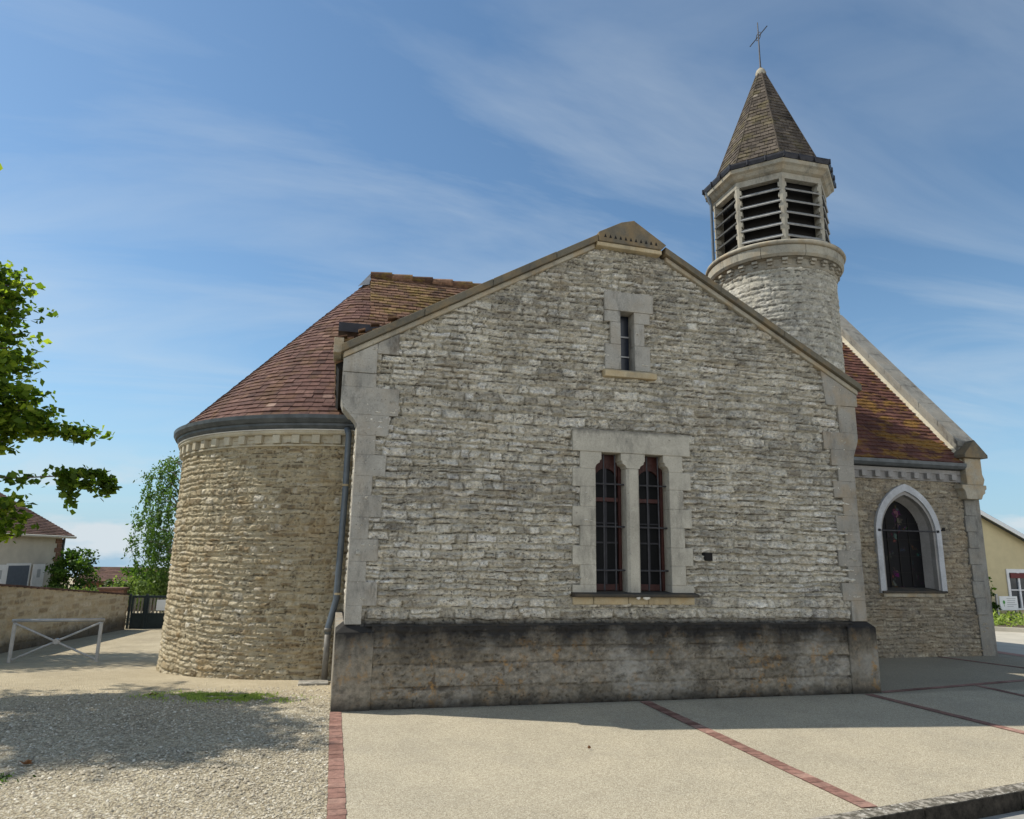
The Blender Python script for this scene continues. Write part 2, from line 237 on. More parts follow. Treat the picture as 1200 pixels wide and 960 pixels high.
m = Mat('pebble_mat', .9, .2); m.col(m.ramp(m.att('tone'), (0, (.20, .175, .135)), (.4, (.37, .325, .24)), (.85, (.48, .43, .33)), (1, (.62, .58, .48)))); MATS['pebble_mat'] = m.m

# ================================================================ mesh helpers
ROOT = {}
def origin_of(p):
    while p.parent: p = p.parent
    return np.array(p.location)
def mk(name, V, F, mat, parent=None, smooth=False, attrs=None, origin=None, bevel=0, kind=None, label=None, cat=None, group=None):
    V = np.asarray(V, dtype=np.float32).reshape(-1, 3)
    off = origin_of(parent) if parent else np.array(origin if origin is not None else (0, 0, 0))
    me = bpy.data.meshes.new(name)
    Vl = V - off.astype(np.float32)
    if isinstance(F, np.ndarray):
        k = F.shape[1]; me.vertices.add(len(V)); me.vertices.foreach_set('co', Vl.ravel())
        me.loops.add(F.size); me.loops.foreach_set('vertex_index', F.ravel().astype(np.int32))
        me.polygons.add(len(F)); me.polygons.foreach_set('loop_start', np.arange(0, F.size, k, dtype=np.int32)); me.polygons.foreach_set('loop_total', np.full(len(F), k, dtype=np.int32))
        me.update(calc_edges=True); me.validate()
    else:
        me.from_pydata([tuple(map(float, v)) for v in Vl], [], F); me.update()
    if attrs:
        for k, a in attrs.items():
            at = me.attributes.new(k, 'FLOAT', 'POINT'); at.data.foreach_set('value', np.asarray(a, dtype=np.float32).ravel())
    if smooth: me.polygons.foreach_set('use_smooth', np.ones(len(me.polygons), dtype=bool))
    me.materials.append(MATS[mat]); o = bpy.data.objects.new(name, me); COL.objects.link(o)
    if parent: o.parent = parent
    else: o.location = tuple(off)
    if bevel:
        md = o.modifiers.new('bevel', 'BEVEL'); md.width = bevel; md.segments = 2; md.limit_method = 'ANGLE'; md.angle_limit = .6
    if kind: o['kind'] = kind
    if label: o['label'] = label
    if cat: o['category'] = cat
    if group: o['group'] = group
    return o
def thing(name, label, cat, loc, group=None):
    o = bpy.data.objects.new(name, None); COL.objects.link(o); o.location = loc; o['label'] = label; o['category'] = cat
    if group: o['group'] = group
    return o
class MB:
    def __init__(s): s.v = []; s.f = []; s.t = []
    def add(s, vs, fs, tone=None):
        b = len(s.v); s.v += [tuple(v) for v in vs]; s.f += [tuple(i + b for i in f) for f in fs]; s.t += [random.random() if tone is None else tone] * len(vs); return s
    def box(s, x0, y0, z0, x1, y1, z1, tone=None):
        return s.add([(x0, y0, z0), (x1, y0, z0), (x1, y1, z0), (x0, y1, z0), (x0, y0, z1), (x1, y0, z1), (x1, y1, z1), (x0, y1, z1)],
                     [(0, 3, 2, 1), (4, 5, 6, 7), (0, 1, 5, 4), (1, 2, 6, 5), (2, 3, 7, 6), (3, 0, 4, 7)], tone)
    def obox(s, c, ax, hx, ay, hy, az, hz, tone=None):
        c, ax, ay, az = map(lambda q: np.array(q, float), (c, ax, ay, az)); ax, ay, az = ax / np.linalg.norm(ax), ay / np.linalg.norm(ay), az / np.linalg.norm(az)
        P = [c + ax * hx * i + ay * hy * j + az * hz * k for k in (-1, 1) for i, j in ((-1, -1), (1, -1), (1, 1), (-1, 1))]
        return s.add(P, [(0, 3, 2, 1), (4, 5, 6, 7), (0, 1, 5, 4), (1, 2, 6, 5), (2, 3, 7, 6), (3, 0, 4, 7)], tone)
    def prismY(s, poly, y0, y1, tone=None):     # polygon given in (x, z), counter-clockwise seen from -Y
        n = len(poly); P = [(x, y0, z) for x, z in poly] + [(x, y1, z) for x, z in poly]
        return s.add(P, [tuple(range(n)), tuple(range(2 * n - 1, n - 1, -1))] + [(i, i + n, (i + 1) % n + n, (i + 1) % n) for i in range(n)], tone)
    def prismX(s, poly, x0, x1, tone=None):     # polygon in (y, z)
        n = len(poly); P = [(x0, y, z) for y, z in poly] + [(x1, y, z) for y, z in poly]
        return s.add(P, [tuple(range(n - 1, -1, -1)), tuple(range(n, 2 * n))] + [(i, (i + 1) % n, (i + 1) % n + n, i + n) for i in range(n)], tone)
    def prismZ(s, poly, z0, z1, tone=None, top=None):
        n = len(poly); P = [(x, y, z0) for x, y in poly] + [(x, y, z1) for x, y in (top or poly)]
        return s.add(P, [tuple(range(n - 1, -1, -1)), tuple(range(n, 2 * n))] + [(i, (i + 1) % n, (i + 1) % n + n, i + n) for i in range(n)], tone)
    def rev(s, cx, cy, prof, a0=0, a1=2 * math.pi, n=64, cap=False):   # profile (r, z)
        m = len(prof); P = []; F = []; full = abs(a1 - a0 - 2 * math.pi) < 1e-6; N_ = n if full else n + 1
        for i in range(N_):
            a = a0 + (a1 - a0) * i / n
            for r, z in prof: P.append((cx + r * math.cos(a), cy + r * math.sin(a), z))
        for i in range(n):
            j = (i + 1) % N_
            for k in range(m - 1): F.append((i * m + k, j * m + k, j * m + k + 1, i * m + k + 1))
        return s.add(P, F)
    def tube(s, pts, r, n=8, tone=None):
        pts = [Vector(p) for p in pts]; rs = r if isinstance(r, (list, tuple)) else [r] * len(pts); P = []; F = []
        for i, p in enumerate(pts):
            d = (pts[min(i + 1, len(pts) - 1)] - pts[max(i - 1, 0)]).normalized(); a = d.orthogonal().normalized() if i == 0 else (a - d * a.dot(d)).normalized(); b = d.cross(a)
            for k in range(n):
                t = 2 * math.pi * k / n; P.append(tuple(p + (a * math.cos(t) + b * math.sin(t)) * rs[i]))
        for i in range(len(pts) - 1):
            for k in range(n): F.append((i * n + k, i * n + (k + 1) % n, (i + 1) * n + (k + 1) % n, (i + 1) * n + k))
        F.append(tuple(range(n - 1, -1, -1))); F.append(tuple(range((len(pts) - 1) * n, len(pts) * n)))
        return s.add(P, F, tone)
    def build(s, name, mat, parent=None, **k): return mk(name, s.v, s.f, mat, parent, attrs={'tone': s.t}, **k)
# ---- masonry as real relief
def stones(u, v, seed, ch=.09, lw=.26, mort=.012, relief=.03, rough=.012, warp=.02, var=.45, round_=.02, mdep=.012, shelf=0, crev=0):
    rs = np.random.RandomState(seed)
    wu = u + warp * 2 * (fbm(u * 6, v * 9, seed + 1, 3) - .5); wv = v + warp * 1.6 * (fbm(u * 2.3, v * 3, seed + 2, 2) - .5) + warp * 1.0 * (fbm(u * 9, v * 12, seed + 3, 3) - .5)
    lo = v.min() - .3; hi = v.max() + .3; b = [lo]
    while b[-1] < hi: b.append(b[-1] + ch * (1 - var * .7 + var * 1.6 * rs.rand()))
    b = np.array(b); ci = np.clip(np.searchsorted(b, wv) - 1, 0, len(b) - 2)
    u0 = u.min() - .6; u1 = u.max() + .6
    v_low = np.full_like(u, .05); h = np.zeros_like(u); tone = np.zeros_like(u); mo = np.zeros_like(u)
    for c in range(len(b) - 1):
        k = ci == c
        if not k.any(): continue
        hgt = b[c + 1] - b[c]; e = [u0 - rs.rand() * lw]
        while e[-1] < u1: e.append(e[-1] + lw * (.4 + 1.25 * rs.rand() ** 1.3))
        e = np.array(e); n = len(e); tn = rs.rand(n); ho = rs.rand(n); tx = rs.randn(n); tz = rs.randn(n); sh = rs.rand(n); sk = rs.randn(n) * .25; split = rs.rand(n) < .18
        uu = wu[k] + (wv[k] - b[c]) * .0; si = np.clip(np.searchsorted(e, uu) - 1, 0, n - 2)
        x = uu - e[si]; w = e[si + 1] - e[si]; y = wv[k] - b[c]
        xs = x + sk[si] * (y - hgt / 2); top = hgt * (1 - .22 * sh[si]); d = np.minimum(np.minimum(xs, w - xs), np.minimum(y, top - y) * 1.0)
        sp_ = split[si]; d = np.where(sp_, np.minimum(d, np.abs(y - hgt * .5)), d); tid = tn[si] + np.where(sp_ & (y > hgt * .5), .37, 0); tid = tid % 1
        m = 1 - sst((d - mort * .5) / (mort * .6)); prof = sst(d / round_)
        hh = prof * relief * (.35 + .65 * ho[si]) * (1.25 - .5 * np.clip(y / hgt, 0, 1)) + prof * (tx[si] * (x / w - .5) * .010 + tz[si] * (y / hgt - .5) * .014) * (relief / .03)
        h[k] = hh; tone[k] = tid; mo[k] = m; v_low[k] = y
    if shelf:
        ph = v * 15 + 2.6 * (fbm(u * 5.5, v * 7, seed + 31, 4) - .5) * 2 + .5 * fbm(u * 21, v * 9, seed + 33, 3); fr = ph - np.floor(ph); am = hsh(np.floor(ph), np.floor(u * 7 + 3 * fbm(u * 2, v * 9, seed + 35, 2)), seed + 36)
        saw = (1 - fr) * sst(fr / .12); h = h + shelf * saw * (.15 + am) * (1 - .5 * mo)
        pit = sst((fbm(u * 15, v * 30, seed + 40, 4) - .60) / .07); h = h - shelf * .9 * pit
    rid = 1 - 2 * np.abs(fbm(u * 11, v * 19, seed + 9, 3) - .5)
    r = (fbm(u * 26, v * 34, seed + 5, 4) - .5) * 2 * rough + (rid - .75) * rough * 1.6
    h = h + r * (1 - .55 * mo) - mdep * mo
    if crev:
        f1 = fbm(u * 7.5, v * 17, seed + 51, 4); f2 = fbm(u * 5.1, v * 13 + 40, seed + 57, 4); m1 = sst((fbm(u * 9, v * 15, seed + 53, 3) - .46) / .07); m2 = sst((fbm(u * 4, v * 9, seed + 59, 3) - .50) / .08)
        c1 = sst(1 - np.abs(f1 - .5) / .016) * m1; c2_ = sst(1 - np.abs(f2 - .47) / .013) * m2
        c3_ = sst(1.25 - (v_low / .010)) * sst((fbm(u * 11, v * 12, seed + 61, 3) - .50) / .06)
        cv = np.clip(np.maximum(np.maximum(c1, c2_), c3_), 0, 1); h = h - .022 * cv
        return h, np.clip(.5 + (tone - .5) * crev + .25 * (fbm(u * 1.4, v * 1.4, seed + 8, 3) - .5), 0, 1), mo, cv
    return h, np.clip(tone + .25 * (fbm(u * 1.4, v * 1.4, seed + 8, 3) - .5), 0, 1), mo
def relief(name, ur, vr, step, posf, stonef, mask, mat, parent, stepv=None, **kw):
    nu = int((ur[1] - ur[0]) / step) + 2; nv = int((vr[1] - vr[0]) / (stepv or step)) + 2
    U, V = np.meshgrid(np.linspace(*ur, nu), np.linspace(*vr, nv), indexing='ij'); rr_ = stonef(U, V); h, tone, mo = rr_[:3]; cv = rr_[3] if len(rr_) > 3 else np.zeros_like(h)
    P = posf(U, V, h); idx = np.arange(nu * nv).reshape(nu, nv)
    F = np.stack([idx[:-1, :-1], idx[1:, :-1], idx[1:, 1:], idx[:-1, 1:]], -1).reshape(-1, 4)
    if mask is not None:
        uc = (U[:-1, :-1] + U[1:, 1:]) / 2; vc = (V[:-1, :-1] + V[1:, 1:]) / 2; F = F[mask(uc, vc).ravel()]
    used = np.zeros(nu * nv, bool); used[F.ravel()] = True; re = np.cumsum(used) - 1
    return mk(name, P.reshape(-1, 3)[used], re[F], mat, parent, smooth=True, attrs={'tone': tone.ravel()[used], 'mort': mo.ravel()[used], 'crev': cv.ravel()[used]}, **kw)
def tiles(mb, P0, P1, P2, P3, rowh, tw, th=.018, jit=1.0, gap=.006, missing=0.0, flip=1):
    P0, P1, P2, P3 = [np.array(p, float) for p in (P0, P1, P2, P3)]
    e = P1 - P0; e /= np.linalg.norm(e); n = np.cross(e, P3 - P0 if np.linalg.norm(P3 - P0) > .01 else P2 - P0); n /= np.linalg.norm(n); n = n if n[2] > 0 else -n
    up = np.cross(n, e); up = up if up[2] > 0 else -up
    H = (P3 - P0) @ up; rows = max(1, int(round(H / rowh))); rh = H / rows
    for i in range(rows):
        t0 = i / rows; t1 = min(1, (i + 1.35) / rows)
        l0, r0 = (P0 + (P3 - P0) * t0 - P0) @ e, (P1 + (P2 - P1) * t0 - P0) @ e; l1, r1 = ((P3 - P0) * t1) @ e, (P1 + (P2 - P1) * t1 - P0) @ e
        lo = min(l0, l1); k = math.floor(lo / tw) - 1; off = (i % 2) * .5 * tw + random.uniform(-.02, .02)
        while k * tw + off < max(r0, r1):
            a = k * tw + off + gap / 2 + random.uniform(0, .004); b_ = a + tw - gap; k += 1
            a0, b0, a1, b1 = max(a, l0), min(b_, r0), max(a, l1), min(b_, r1)
            if b0 - a0 < .01 and b1 - a1 < .01: continue
            if b0 < a0: a0 = b0 = min(max((a0 + b0) / 2, l0), r0)
            if b1 < a1: a1 = b1 = min(max((a1 + b1) / 2, l1), r1)
            if random.random() < missing: continue
            dz = random.uniform(-.006, .006) * jit; lf = th + random.uniform(0, .008) * jit; y0 = t0 * H + dz; y1 = t1 * H
            tl = random.uniform(-.003, .003) * jit
            Q = lambda x, y, h: P0 + e * x + up * y + n * h
            mb.add([Q(a0, y0, lf + tl), Q(b0, y0, lf - tl), Q(b1, y1, .003), Q(a1, y1, .003), Q(a0, y0, 0), Q(b0, y0, 0), Q(b1, y1, -.004), Q(a1, y1, -.004)],
                   [(0, 1, 2, 3), (4, 5, 1, 0), (7, 4, 0, 3), (5, 6, 2, 1)], min(1, max(0, random.gauss(.5, .17))))
def solid(mb, P, t):  # slab under a roof quad
    P = [np.array(p, float) for p in P]; n = np.cross(P[1] - P[0], P[2] - P[0]); n /= np.linalg.norm(n); n = n if n[2] > 0 else -n
    Q = [p - n * .006 for p in P] + [p - n * t for p in P]; k = len(P)
    mb.add(Q, [tuple(range(k)), tuple(range(2 * k - 1, k - 1, -1))] + [(i, (i + 1) % k, (i + 1) % k + k, i + k) for i in range(k)], .3)

# ================================================================ ground
def gz(X, Y):
    X = np.asarray(X, float); Y = np.asarray(Y, float); w = sst((6 - X) / 6)
    z = -.14 * sst(Y / 2.83) - .077 * np.clip(Y - 2.83, 0, 8) - .02 * np.clip(Y - 10.83, 0, 15)
    return z * w - .036 * np.clip(Y - 26, 0, 400) - .06 * np.clip(X - 12.2, 0, 6)
def kerb_y(X): return -3.64 + .16 * (X - 2.99)
xs = np.unique(np.concatenate([[-400, -150, -60, -30, -18, -12, -8], np.arange(-6.5, -.2, .1), [-.14, -.02, .02, .05, .1, .6, 1.5, 3, 4.5, 6, 7, 9, 12.2, 14, 16, 18.2, 25, 40, 100, 400]]))
ys = np.unique(np.concatenate([[-200, -40, -12, -8, -6], np.arange(-5, 6, .1), [7, 8, 9, 10.83, 13, 16, 20, 25.83, 40, 100, 500]]))
X, Y = np.meshgrid(xs, ys, indexing='ij'); Z = gz(X, Y) + .018 * (fbm(X * 1.2, Y * 1.2, 5) - .5) * (X < -.2)
Z = np.where((Y < kerb_y(X) - .05), -.45, Z); Z = np.where((X > (.05 * (Y > -.05) + .04)) & (Y < 2.9) & (X < 12.3), Z - .35, Z)
idx = np.arange(X.size).reshape(X.shape); F = np.stack([idx[:-1, :-1], idx[1:, :-1], idx[1:, 1:], idx[:-1, 1:]], -1).reshape(-1, 4)
mk('ground', np.stack([X, Y, Z], -1), F, 'gravel_mat', kind='structure', smooth=True)
def sheet(name, P, mat, t=0, **k):
    n = len(P)
    if t: return MB().add([(x, y, z) for x, y, z in P] + [(x, y, z - t) for x, y, z in P], [tuple(range(n)), tuple(range(2 * n - 1, n - 1, -1))] + [(i, i + n, (i + 1) % n + n, (i + 1) % n) for i in range(n)]).build(name, mat, **k)
    return MB().add(P, [tuple(range(n))]).build(name, mat, **k)
sheet('pavement', [(.06, kerb_y(0), .004), (12.2, kerb_y(12.2), .004), (12.2, 3.4, .004), (6.5, 3.4, .004), (6.5, .02, .004), (.06, .02, .004)], 'pavement_mat', .1, kind='structure')
sheet('road', [(-60, kerb_y(-60) - .1, -.12), (60, kerb_y(60) - .1, -.12), (60, -60, -.12), (-60, -60, -.12)][::-1], 'road_mat', .05, kind='structure')
mb = MB(); mb.add([(12.2, -12, .0), (18.2, -12, -.36), (18.2, 40, -.36), (12.2, 40, 0), (60, -12, -.36), (60, 40, -.36)], [(0, 1, 2, 3), (1, 4, 5, 2)]); mb.v = [(x, y, z + .005) for x, y, z in mb.v]
mb.build('side_road', 'side_road_mat', kind='structure')
# kerb of separate stones, split by joints
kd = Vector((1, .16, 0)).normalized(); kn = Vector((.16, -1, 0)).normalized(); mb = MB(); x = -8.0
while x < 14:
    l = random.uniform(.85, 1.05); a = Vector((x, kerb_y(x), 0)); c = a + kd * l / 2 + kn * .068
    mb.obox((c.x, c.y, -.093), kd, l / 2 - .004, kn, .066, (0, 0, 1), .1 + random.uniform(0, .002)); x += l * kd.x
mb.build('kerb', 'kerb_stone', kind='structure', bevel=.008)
c = Vector((4, kerb_y(4), 0)) + kn * .16
# gutter dirt strip at foot of kerb
def strip(name, a, b, w, brick, along=False, zt=.009):
    a = Vector((*a, 0)); b = Vector((*b, 0)); d = (b - a); Lg = d.length; d.normalize(); p = Vector((-d.y, d.x, 0)); n = int(Lg / brick); mb = MB(); st = Lg / n
    solid_ = [a - p * w / 2, b - p * w / 2, b + p * w / 2, a + p * w / 2]
    mb.add([(q.x, q.y, zt - .0035) for q in solid_], [(0, 1, 2, 3)], .0)
    for i in range(n):
        g = .003; s0 = a + d * (i * st + g); s1 = a + d * ((i + 1) * st - g); j = random.uniform(-.004, .004); z = zt + random.uniform(0, .002)
        Q = [s0 - p * (w / 2 + j), s1 - p * (w / 2 + j), s1 + p * (w / 2 - j), s0 + p * (w / 2 - j)]
        mb.add([(q.x, q.y, z) for q in Q], [(0, 1, 2, 3)], min(1, max(0, random.gauss(.5, .22))))
    return mb.build(name, 'brick_red', kind='structure')
strip('brick_strip', (.052, -.02), (.042, -4.2), .115, .105)
strip('brick_strip', (3.51, -.02), (3.51, kerb_y(3.51) - .0), .13, .105)
strip('brick_strip', (6.52, -.05), (6.64, kerb_y(6.6)), .12, .2)
strip('brick_strip', (6.80, .04), (12.1, .92), .10, .2)
strip('brick_strip', (10.45, 3.0), (10.98, .80), .10, .2)
strip('brick_strip', (8.54, .25), (8.3, kerb_y(8.3)), .10, .2)
mb = MB(); mb.add([(12.12, -3, .009), (12.5, -3, -.003), (12.5, 9, -.003), (12.12, 9, .009)], [(0, 1, 2, 3)]); mb.build('brick_band', 'kerb_red', kind='structure')

# ================================================================ the church
CH = thing('church', 'grey stone church with gabled transept, round tiled apse and louvred octagonal bell turret', 'church', (3.4, 0, 0))
GX = 3.42; GS = .57; GZ = 6.02
def gable_z(x): return GZ - GS * abs(x - GX)
WL, WR, WT = .10, 6.68, .86
def front_mask(u, v):
    k = v < GZ - .16 - GS * np.abs(u - GX)
    k &= ~((u > 2.94) & (u < 3.97) & (v > 1.17) & (v < 2.92)); k &= ~((u > 3.30) & (u < 3.53) & (v > 3.92) & (v < 4.75)); return k
relief('front_wall', (WL + .06, WR - .06), (WT - .03, 5.95), .0095, lambda u, v, h: np.stack([u, .115 - h, v], -1),
       lambda u, v: stones(u, v, 3, .088, .24, .010, .040, .022, .030, .60, .009, .010, .018, .85), front_mask, 'rubble_front', CH)
# backing so no light leaks: side walls of the transept
def side_wall(name, x, y0, y1, z1, sgn, seed):
    relief(name, (y0, y1), (-.35, z1), .022, lambda u, v, h: np.stack([x + sgn * h, u, v], -1), lambda u, v: stones(u, v, seed, .09, .25, .012, .02, .01), None, 'rubble_front', CH)
side_wall('side_wall', .13, .3, 3.0, 3.95, -1, 21); side_wall('side_wall', 6.62, .3, 3.0, 3.95, 1, 22)
# plinth
def plinth_f(u, v): return stones(u, v, 31, .19, 1.0, .006, .006, .014, .016, .3, .012, .006, .006, .8)
relief('plinth', (.0, 6.74), (-.12, .85), .0125, lambda u, v, h: np.stack([u, .022 - h, v], -1), plinth_f, lambda u, v: (u > .38) & (u < 6.37), 'plinth_stone', CH)
mb = MB(); mb.add([(.3, .018, .849), (6.45, .018, .849), (6.45, .125, .872), (.3, .125, .872)], [(0, 1, 2, 3)]); mb.build('plinth_ledge', 'black_sill', CH)
mb = MB(); mb.box(0, -.006, -.15, .40, .55, .79); mb.add([(0, -.006, .79), (.4, -.006, .79), (.4, .55, .79), (0, .55, .79), (.085, .085, .862), (.4, .085, .862), (.4, .55, .862), (.085, .55, .862)], [(0, 1, 5, 4), (3, 0, 4, 7), (4, 5, 6, 7), (1, 2, 6, 5)])
mb.build('plinth_block', 'plinth_stone', CH, bevel=.01)
mb = MB(); mb.box(6.34, -.008, -.15, 6.76, .6, .80); mb.add([(6.34, -.008, .80), (6.76, -.008, .80), (6.76, .6, .80), (6.34, .6, .80), (6.34, .085, .872), (6.70, .085, .872), (6.70, .6, .872), (6.34, .6, .872)], [(0, 1, 5, 4), (1, 2, 6, 5), (4, 5, 6, 7)])
mb.build('plinth_block', 'plinth_stone', CH, bevel=.01)
for s, x in ((-1, .04), (1, 6.7)):
    mb = MB(); mb.prismX([(.5, -.4), (3.0, -.4), (3.0, .8), (.5, .8)] if s < 0 else [(.55, -.4), (2.9, -.4), (2.9, .8), (.55, .8)], x - .03, x + .06); mb.build('side_plinth', 'quoin_stained', CH)
# quoins, each stone its own block in the corner strip
QL = [(.13, 3.46, 3.92), (.54, 3.18, 3.49), (.44, 2.94, 3.17), (.3, 2.7, 2.93), (.43, 2.48, 2.71), (.29, 2.25, 2.47), (.41, 2.02, 2.25), (.28, 1.77, 2.01), (.4, 1.53, 1.77), (.28, 1.31, 1.53), (.41, 1.06, 1.31), (.25, .865, 1.06)]
QR = [(6.59, 3.37, 3.77), (6.25, 3.1, 3.35), (6.35, 2.88, 3.11), (6.44, 2.68, 2.89), (6.35, 2.46, 2.68), (6.48, 2.22, 2.46), (6.35, 2.0, 2.22), (6.47, 1.77, 2.01), (6.34, 1.56, 1.77), (6.47, 1.35, 1.56), (6.36, 1.13, 1.35), (6.48, .87, 1.13)]
def kx(z):  # how far the corner swells outwards under the eaves
    return .20 * float(sst((z - 3.02) / .30))
mb = MB(); prev = 3.655
for i, (x, z0, z1) in enumerate(QL):
    x1 = max(x, .26) if i else .27; lo = QL[i + 1][2] if i + 1 < len(QL) else z0; zs = np.linspace(z0 if i + 1 == len(QL) else lo, prev, 5)
    poly = [(.085 - kx(z), z) for z in zs[::-1]]; poly = poly + [(x1, zs[0] + .0), (x1, zs[-1])]
    mb.prismY(poly, .062 + random.uniform(0, .004), .34 + .1 * (i % 2)); prev = zs[0]
mb.build('quoins', 'quoin_grey', CH, bevel=.005)
mb = MB(); prev = 3.72
for i, (x, z0, z1) in enumerate(QR):
    lo = QR[i + 1][2] if i + 1 < len(QR) else z0; zs = np.linspace(lo, prev, 5)
    xr = lambda z: 6.70 + .10 * float(sst((z - 2.95) / .35))
    poly = [(min(x, 6.52), zs[-1]), (min(x, 6.52), zs[0])] + [(xr(z), z) for z in zs]
    mb.prismY(poly, .064 + random.uniform(0, .004), .36 + .1 * (i % 2)); prev = zs[0]
mb.build('quoins', 'quoin_stained', CH, bevel=.005)
# springer stones below the coping
mb = MB(); mb.prismY([(-.115, 3.66), (.265, 3.66), (.265, gable_z(.265) - .192), (-.115, gable_z(-.115) - .192)], .058, .42); mb.prismY([(.268, 3.905), (.51, 3.905), (.51, gable_z(.51) - .19), (.268, gable_z(.268) - .192)], .055, .42); mb.build('springer_stone', 'quoin_grey', CH, bevel=.006)
mb = MB(); mb.prismY([(6.28, gable_z(6.28) - .19), (6.30, 4.02), (6.33, 3.72), (6.83, 3.725), (6.83, gable_z(6.83) - .19)], .057, .42); mb.build('springer_stone', 'quoin_stained', CH, bevel=.006)
# coping stones and roll moulding
def cop(x0, x1, top, bot, y0, y1, mb):
    mb.prismY([(x0, gable_z(x0) - top), (x0, gable_z(x0) - bot), (x1, gable_z(x1) - bot), (x1, gable_z(x1) - top)], y0, y1)
for sgn in (-1, 1):
    mb = MB(); ends = (-.15, 3.0) if sgn < 0 else (3.95, 6.87); x = ends[0]
    while x < ends[1] - .02:
        x1 = min(x + random.uniform(.75, .95), ends[1]); x1 = ends[1] if ends[1] - x1 < .3 else x1
        cop(x + .002, x1 - .002, .012 + random.uniform(0, .012), .115, -.015 + random.uniform(-.003, .003), .40, mb); x = x1
    mb.build('coping', 'coping_stone', CH, bevel=.008)
    mb = MB(); cop(ends[0] + .03, ends[1] - .03, .116, .185, .035, .3, mb); mb.build('coping_moulding', 'kneeler_stone', CH, bevel=.014)
mb = MB(); mb.prismY([(3.0, 5.66), (3.88, 5.64), (3.96, 5.715), (3.50, 6.01), (3.32, 5.96), (3.0, 5.785)], -.03, .42)
mb.build('apex_stone', 'apex_stone', CH, bevel=.01)
for i in range(11):
    mb = MB(); x = 3.07 + .072 * i; z = 5.715 - .0025 * i; mb.prismY([(x, z), (x + .036, z), (x + .018, z + .05)], -.0335, -.029); mb.build('carved_notch', 'louvre_dark', CH)
mb = MB(); mb.prismY([(2.98, 5.60), (3.90, 5.58), (3.90, 5.64), (2.98, 5.66)], -.012, .3); mb.build('apex_moulding', 'ochre_sill', CH, bevel=.012)
# ---- twin window
wx = [(2.96, 3.37), (3.54, 3.94)]
mb = MB(); mb.box(2.665, .045, 2.89, 4.235, .42, 3.17); mb.build('lintel', 'dressed_grey', CH, bevel=.008)
teeth = [(2.68, 2.46), (2.22, 1.99), (1.75, 1.53), (1.30, 1.205)]
def jamb(side):
    mb = MB(); zz_ = [2.89, 2.68, 2.46, 2.22, 1.99, 1.75, 1.53, 1.30, 1.205]
    for i in range(8):
        z1, z0 = zz_[i], zz_[i + 1]; wide = i % 2 == 1
        if side < 0:
            xo = 2.665 if wide else 2.76; xi = 2.96
            if i == 0: poly = [(xo, z0), (xi, z0), (xi, 2.70), (2.975, 2.735), (3.015, 2.76), (3.02, 2.79), (3.04, 2.80), (3.04, z1), (xo, z1)]
            else: poly = [(xo, z0), (xi, z0), (xi, z1), (xo, z1)]
        else:
            xo = 4.235 if wide else 4.13; xi = 3.94
            if i == 0: poly = [(xi, z0), (xo, z0), (xo, z1), (3.865, z1), (3.865, 2.80), (3.885, 2.79), (3.89, 2.76), (3.925, 2.735), (xi, 2.70)]
            else: poly = [(xi, z0), (xo, z0), (xo, z1), (xi, z1)]
        mb.prismY(poly, .052 + random.uniform(0, .004), .36)
    return mb.build('jamb', 'dressed_grey', CH, bevel=.006)
jamb(-1); jamb(1)
mb = MB(); mb.prismZ([(3.40, .05), (3.51, .05), (3.54, .085), (3.54, .36), (3.37, .36), (3.37, .085)], 1.205, 2.70)
mb.prismY([(3.37, 2.702), (3.54, 2.702), (3.555, 2.735), (3.595, 2.76), (3.60, 2.79), (3.615, 2.80), (3.615, 2.888), (3.295, 2.888), (3.295, 2.80), (3.31, 2.79), (3.315, 2.76), (3.355, 2.735)], .052, .36)
mb.build('mullion', 'dressed_grey', CH, bevel=.004)
mb = MB(); mb.prismX([(-.045, 1.165), (-.05, 1.20), (.05, 1.215), (.36, 1.23), (.36, 1.165)], 2.655, 4.25); mb.build('window_sill', 'black_sill', CH, bevel=.01)
mb = MB()
for a, b_ in ((2.67, 2.92), (2.925, 3.36), (3.365, 3.62), (3.625, 3.9), (3.905, 4.23)): mb.box(a, .05, 1.075, b_, .3, 1.163)
mb.build('sill_course', 'ochre_sill', CH, bevel=.006)
mb = MB()
for cx, r, sx in ((3.455, .028, 1), (3.56, .03, 1.7)):
    P = [(cx + sx * r * math.sin(p) * math.cos(t), -.03 - .4 * r * math.sin(p) * math.sin(t) , 1.165 + r * math.cos(p)) for p in np.linspace(.05, 3.09, 7) for t in np.linspace(0, 2 * math.pi, 10, endpoint=False)]
    mb.add(P, [(i * 10 + k, (i + 1) * 10 + k, (i + 1) * 10 + (k + 1) % 10, i * 10 + (k + 1) % 10) for i in range(6) for k in range(10)])
mb.build('sill_repair', 'pale_pebble', CH, smooth=True)
